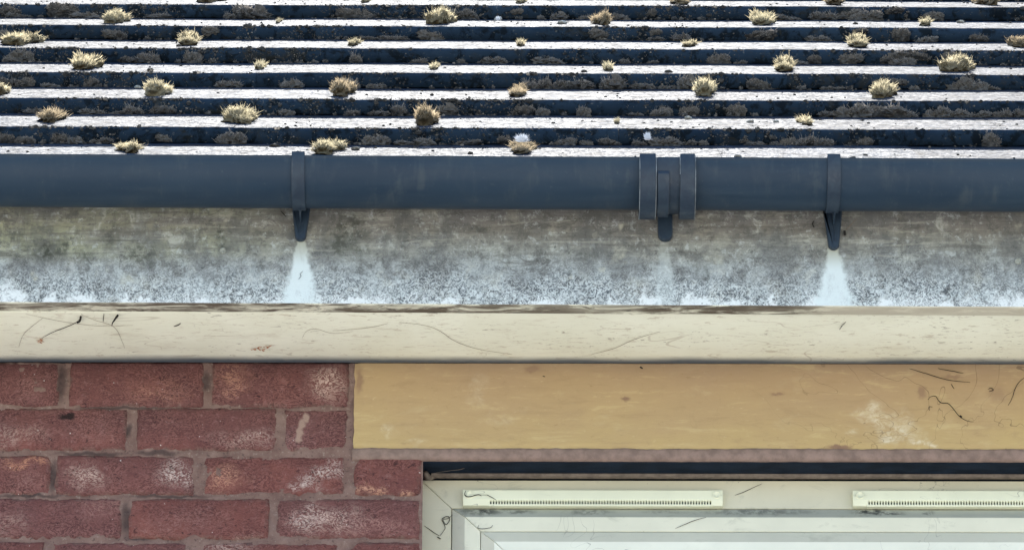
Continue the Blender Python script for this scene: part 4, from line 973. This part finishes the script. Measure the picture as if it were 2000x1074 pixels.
# ------------------------------------------------------------------ twigs, threads and cobwebs
def strand(kind, pts, r0, label, plane, mat='twig', wiggle=.0004, cat=None, group=None, r1=None):
    P3_ = []
    for i, (px, py) in enumerate(pts):
        if plane == 'sof': p = atz(px, py, SOFZ); p.z = SOFZ-.0012-.0006*p.x-r0
        elif plane == 'fas': p = at(px, py, FY-.001-r0)
        elif plane == 'lin': p = at(px, py, -.0045-r0)
        else: p = at(px, py, plane-r0-.0006)
        P3_.append(p)
    # smooth it a little
    out = []
    for i in range(len(P3_)-1):
        p0, p1, p2, p3 = P3_[max(i-1, 0)], P3_[i], P3_[i+1], P3_[min(i+2, len(P3_)-1)]
        for q in range(5):
            t = q/5; out.append(.5*((2*p1)+(p2-p0)*t+(2*p0-5*p1+4*p2-p3)*t*t+(3*p1-p0-3*p2+p3)*t*t*t))
    out.append(P3_[-1])
    out = [p+Vector((mn.noise(p*150), 0, mn.noise(p*170+Vector((5, 5, 5)))))*wiggle for p in out]
    if plane == 'sof': out = [Vector((p.x, p.y, SOFZ-.0010-.0006*p.x-r0)) for p in out]
    r0 *= .66; r1 = None if r1 is None else r1*.7
    n = len(out); rs = [r0*(.45+.55*math.sin(math.pi*min(1, max(0, (i+.6)/n)))) if r1 is None else r0+(r1-r0)*i/n for i in range(n)]
    mb = MB(); mb.tube(out, rs, 5)
    o = link(kind, mb.mesh(kind, M[mat], True)); o['label'] = label; o['category'] = cat or 'cobweb'
    if group: o['group'] = group
    return o
T = strand
T('twig', [(158, 618), (153, 626), (140, 634), (120, 642), (100, 650), (82, 660)], .0009, 'long thin dark strand sloping down the soffit at far left', 'sof', cat='twig')
T('twig', [(158, 616), (156, 625), (151, 628)], .0026, 'short black scrap hanging at the left end of the soffit', 'sof', cat='twig', r1=.0018)
T('twig', [(230, 613), (225, 620), (221, 626), (219, 632)], .0030, 'black wedge shaped scrap under the fascia edge at left', 'sof', cat='twig', r1=.0008)
T('twig', [(203, 612), (202, 620), (202, 628)], .0009, 'short black upright scrap beside the wedge shaped one', 'sof', cat='twig')
T('cobweb', [(160, 615), (185, 625), (215, 634), (228, 644), (236, 660), (244, 680)], .0005, 'curved brown thread crossing the soffit at left', 'sof', 'web')
T('cobweb', [(50, 613), (90, 622), (140, 631), (200, 637), (260, 635)], .0004, 'long flat thread on the soffit at far left', 'sof', 'web')
T('cobweb', [(84, 621), (60, 640), (45, 655), (37, 678)], .0005, 'pale arc of thread at the far left end of the soffit', 'sof', 'web')
T('twig', [(353, 630), (347, 634), (340, 636)], .0014, 'small black speck with a tail on the soffit', 'sof', cat='twig')
T('cobweb', [(780, 628), (830, 634), (860, 645), (890, 665), (935, 680), (1000, 690)], .00055, 'long drooping thread in the middle of the soffit', 'sof', 'web')
T('cobweb', [(650, 645), (700, 641), (735, 636), (758, 630)], .0005, 'thin thread left of the middle of the soffit', 'sof', 'web')
T('cobweb', [(1155, 690), (1200, 678), (1240, 660), (1290, 645)], .0005, 'thin rising thread right of the middle of the soffit', 'sof', 'web')
T('twig', [(1652, 625), (1645, 632), (1640, 640)], .0010, 'small dark forked strand under the right bracket on the soffit', 'sof', cat='twig')
T('cobweb', [(590, 660), (600, 645), (620, 642), (650, 650), (690, 646)], .0004, 'fine curled thread on the soffit below the left bracket', 'sof', 'web')
T('twig', [(548, 413), (553, 418), (559, 424)], .0011, 'small black fly leg shaped scrap left of the left bracket', 'fas', cat='twig')
T('twig', [(1590, 430), (1587, 437), (1590, 444)], .0013, 'tiny curled black scrap left of the right bracket', 'fas', cat='twig')
T('twig', [(1649, 450), (1650, 458)], .0030, 'black peg right of the right bracket', 'fas', cat='twig', r1=.0026)
T('cobweb', [(1652, 448), (1662, 438), (1674, 426)], .0006, 'thin strand rising from the black peg on the fascia', 'fas', 'web')
T('twig', [(583, 546), (588, 540), (586, 536), (592, 530)], .0006, 'tiny kinked strand on the left white stain', 'fas', cat='twig')
T('twig', [(1813, 779), (1818, 773), (1828, 772), (1833, 780), (1840, 785), (1852, 786), (1862, 796), (1875, 812), (1890, 820), (1902, 822)], .0010, 'crooked black strand on the right of the yellow lintel', 'lin', cat='twig')
T('twig', [(1875, 810), (1879, 813)], .0026, 'black knot on the crooked strand of the lintel', 'lin', cat='twig', r1=.0020)
T('twig', [(1822, 793), (1815, 793), (1816, 800)], .0008, 'small black hook below the crooked strand', 'lin', cat='twig')
T('cobweb', [(1776, 718), (1810, 728), (1850, 740), (1895, 745)], .0009, 'dark thread sloping from the top of the lintel at right', 'lin', 'twig')
T('twig', [(1832, 718), (1860, 723), (1882, 727)], .0009, 'short dark strand at the top edge of the lintel at right', 'lin', cat='twig')
T('twig', [(1930, 758), (1936, 756), (1940, 760), (1932, 763)], .0010, 'small black curl on the lintel near the right edge', 'lin', cat='twig')
T('cobweb', [(2004, 734), (1990, 745), (1982, 760), (1976, 778), (1969, 790)], .0009, 'long curved black thread at the right end of the lintel', 'lin', 'twig')
T('twig', [(1858, 748), (1864, 758)], .0008, 'tiny straight strand on the lintel below the sloping thread', 'lin', cat='twig')
T('twig', [(1060, 734), (1065, 735)], .0011, 'black speck on the left half of the lintel', 'lin', cat='twig')
T('twig', [(1250, 716), (1256, 719)], .0017, 'black crumb at the top edge of the lintel', 'lin', cat='twig')
T('cobweb', [(829, 1026), (845, 1037), (859, 1046)], .0008, 'straight black thread on the left window jamb', FYW, 'twig')
T('cobweb', [(884, 1005), (876, 1012), (866, 1014), (872, 1024), (879, 1014), (876, 1008), (864, 1013), (870, 1028), (868, 1035), (860, 1046)], .0009, 'tangled black cobweb on the left window jamb', FYW, 'twig', .0008)
T('twig', [(855, 1048), (862, 1052)], .0014, 'black scrap at the foot of the tangled cobweb', FYW, cat='twig')
T('cobweb', [(910, 958), (908, 965), (913, 969), (925, 968), (935, 965), (941, 968)], .0010, 'dark curl of web on the left end of the left vent', FYW-.0132, 'twig')
T('cobweb', [(952, 966), (960, 970), (969, 975)], .0008, 'short black thread on the left vent', FYW-.0132, 'twig')
T('cobweb', [(1436, 966), (1450, 961), (1470, 952), (1489, 943)], .0007, 'thin rising thread on the frame between the vents', FYW, 'twig')
T('cobweb', [(1320, 1031), (1340, 1022), (1360, 1014), (1380, 1009)], .0007, 'rising thread on the sash below the left vent', FYW-.0150, 'twig')
T('cobweb', [(936, 1025), (934, 1030), (940, 1032), (958, 1030), (963, 1025)], .0008, 'small hook of thread at the sash corner', FYW-.016, 'twig')
T('cobweb', [(842, 925), (870, 920), (900, 916), (925, 908), (945, 900)], .0006, 'grey web strung under the left end of the lintel', .03, 'seal')
# rust brown leaf scraps caught in web
for (px, py, n, sp, lab) in ((80, 663, 9, 8, 'little heap of rust brown leaf scraps at the left end of the soffit'), (510, 680, 16, 17, 'row of rust brown leaf scraps on the soffit below the left bracket')):
    mb = MB(); r_ = random.Random(px); c = atz(px, py, SOFZ)
    for _ in range(n):
        p = Vector((c.x+r_.gauss(0, sp/1270*.55), c.y+r_.gauss(0, .006), SOFZ-.0015-r_.random()*.002)); a = r_.uniform(-.7, .7)
        d = Vector((math.cos(a), math.sin(a), r_.uniform(-.3, .3)))*r_.uniform(.002, .005); e = Vector((-d.y, d.x, .0008))*.4
        mb.add([p-d, p+e, p+d, p-e, p+Vector((0, 0, -.0012))], [(0, 1, 4), (1, 2, 4), (2, 3, 4), (3, 0, 4), (0, 3, 2, 1)])
    o = link('leaf_scrap', mb.mesh('leaf_scrap', M['leaf'])); o['label'] = lab; o['category'] = 'leaf'
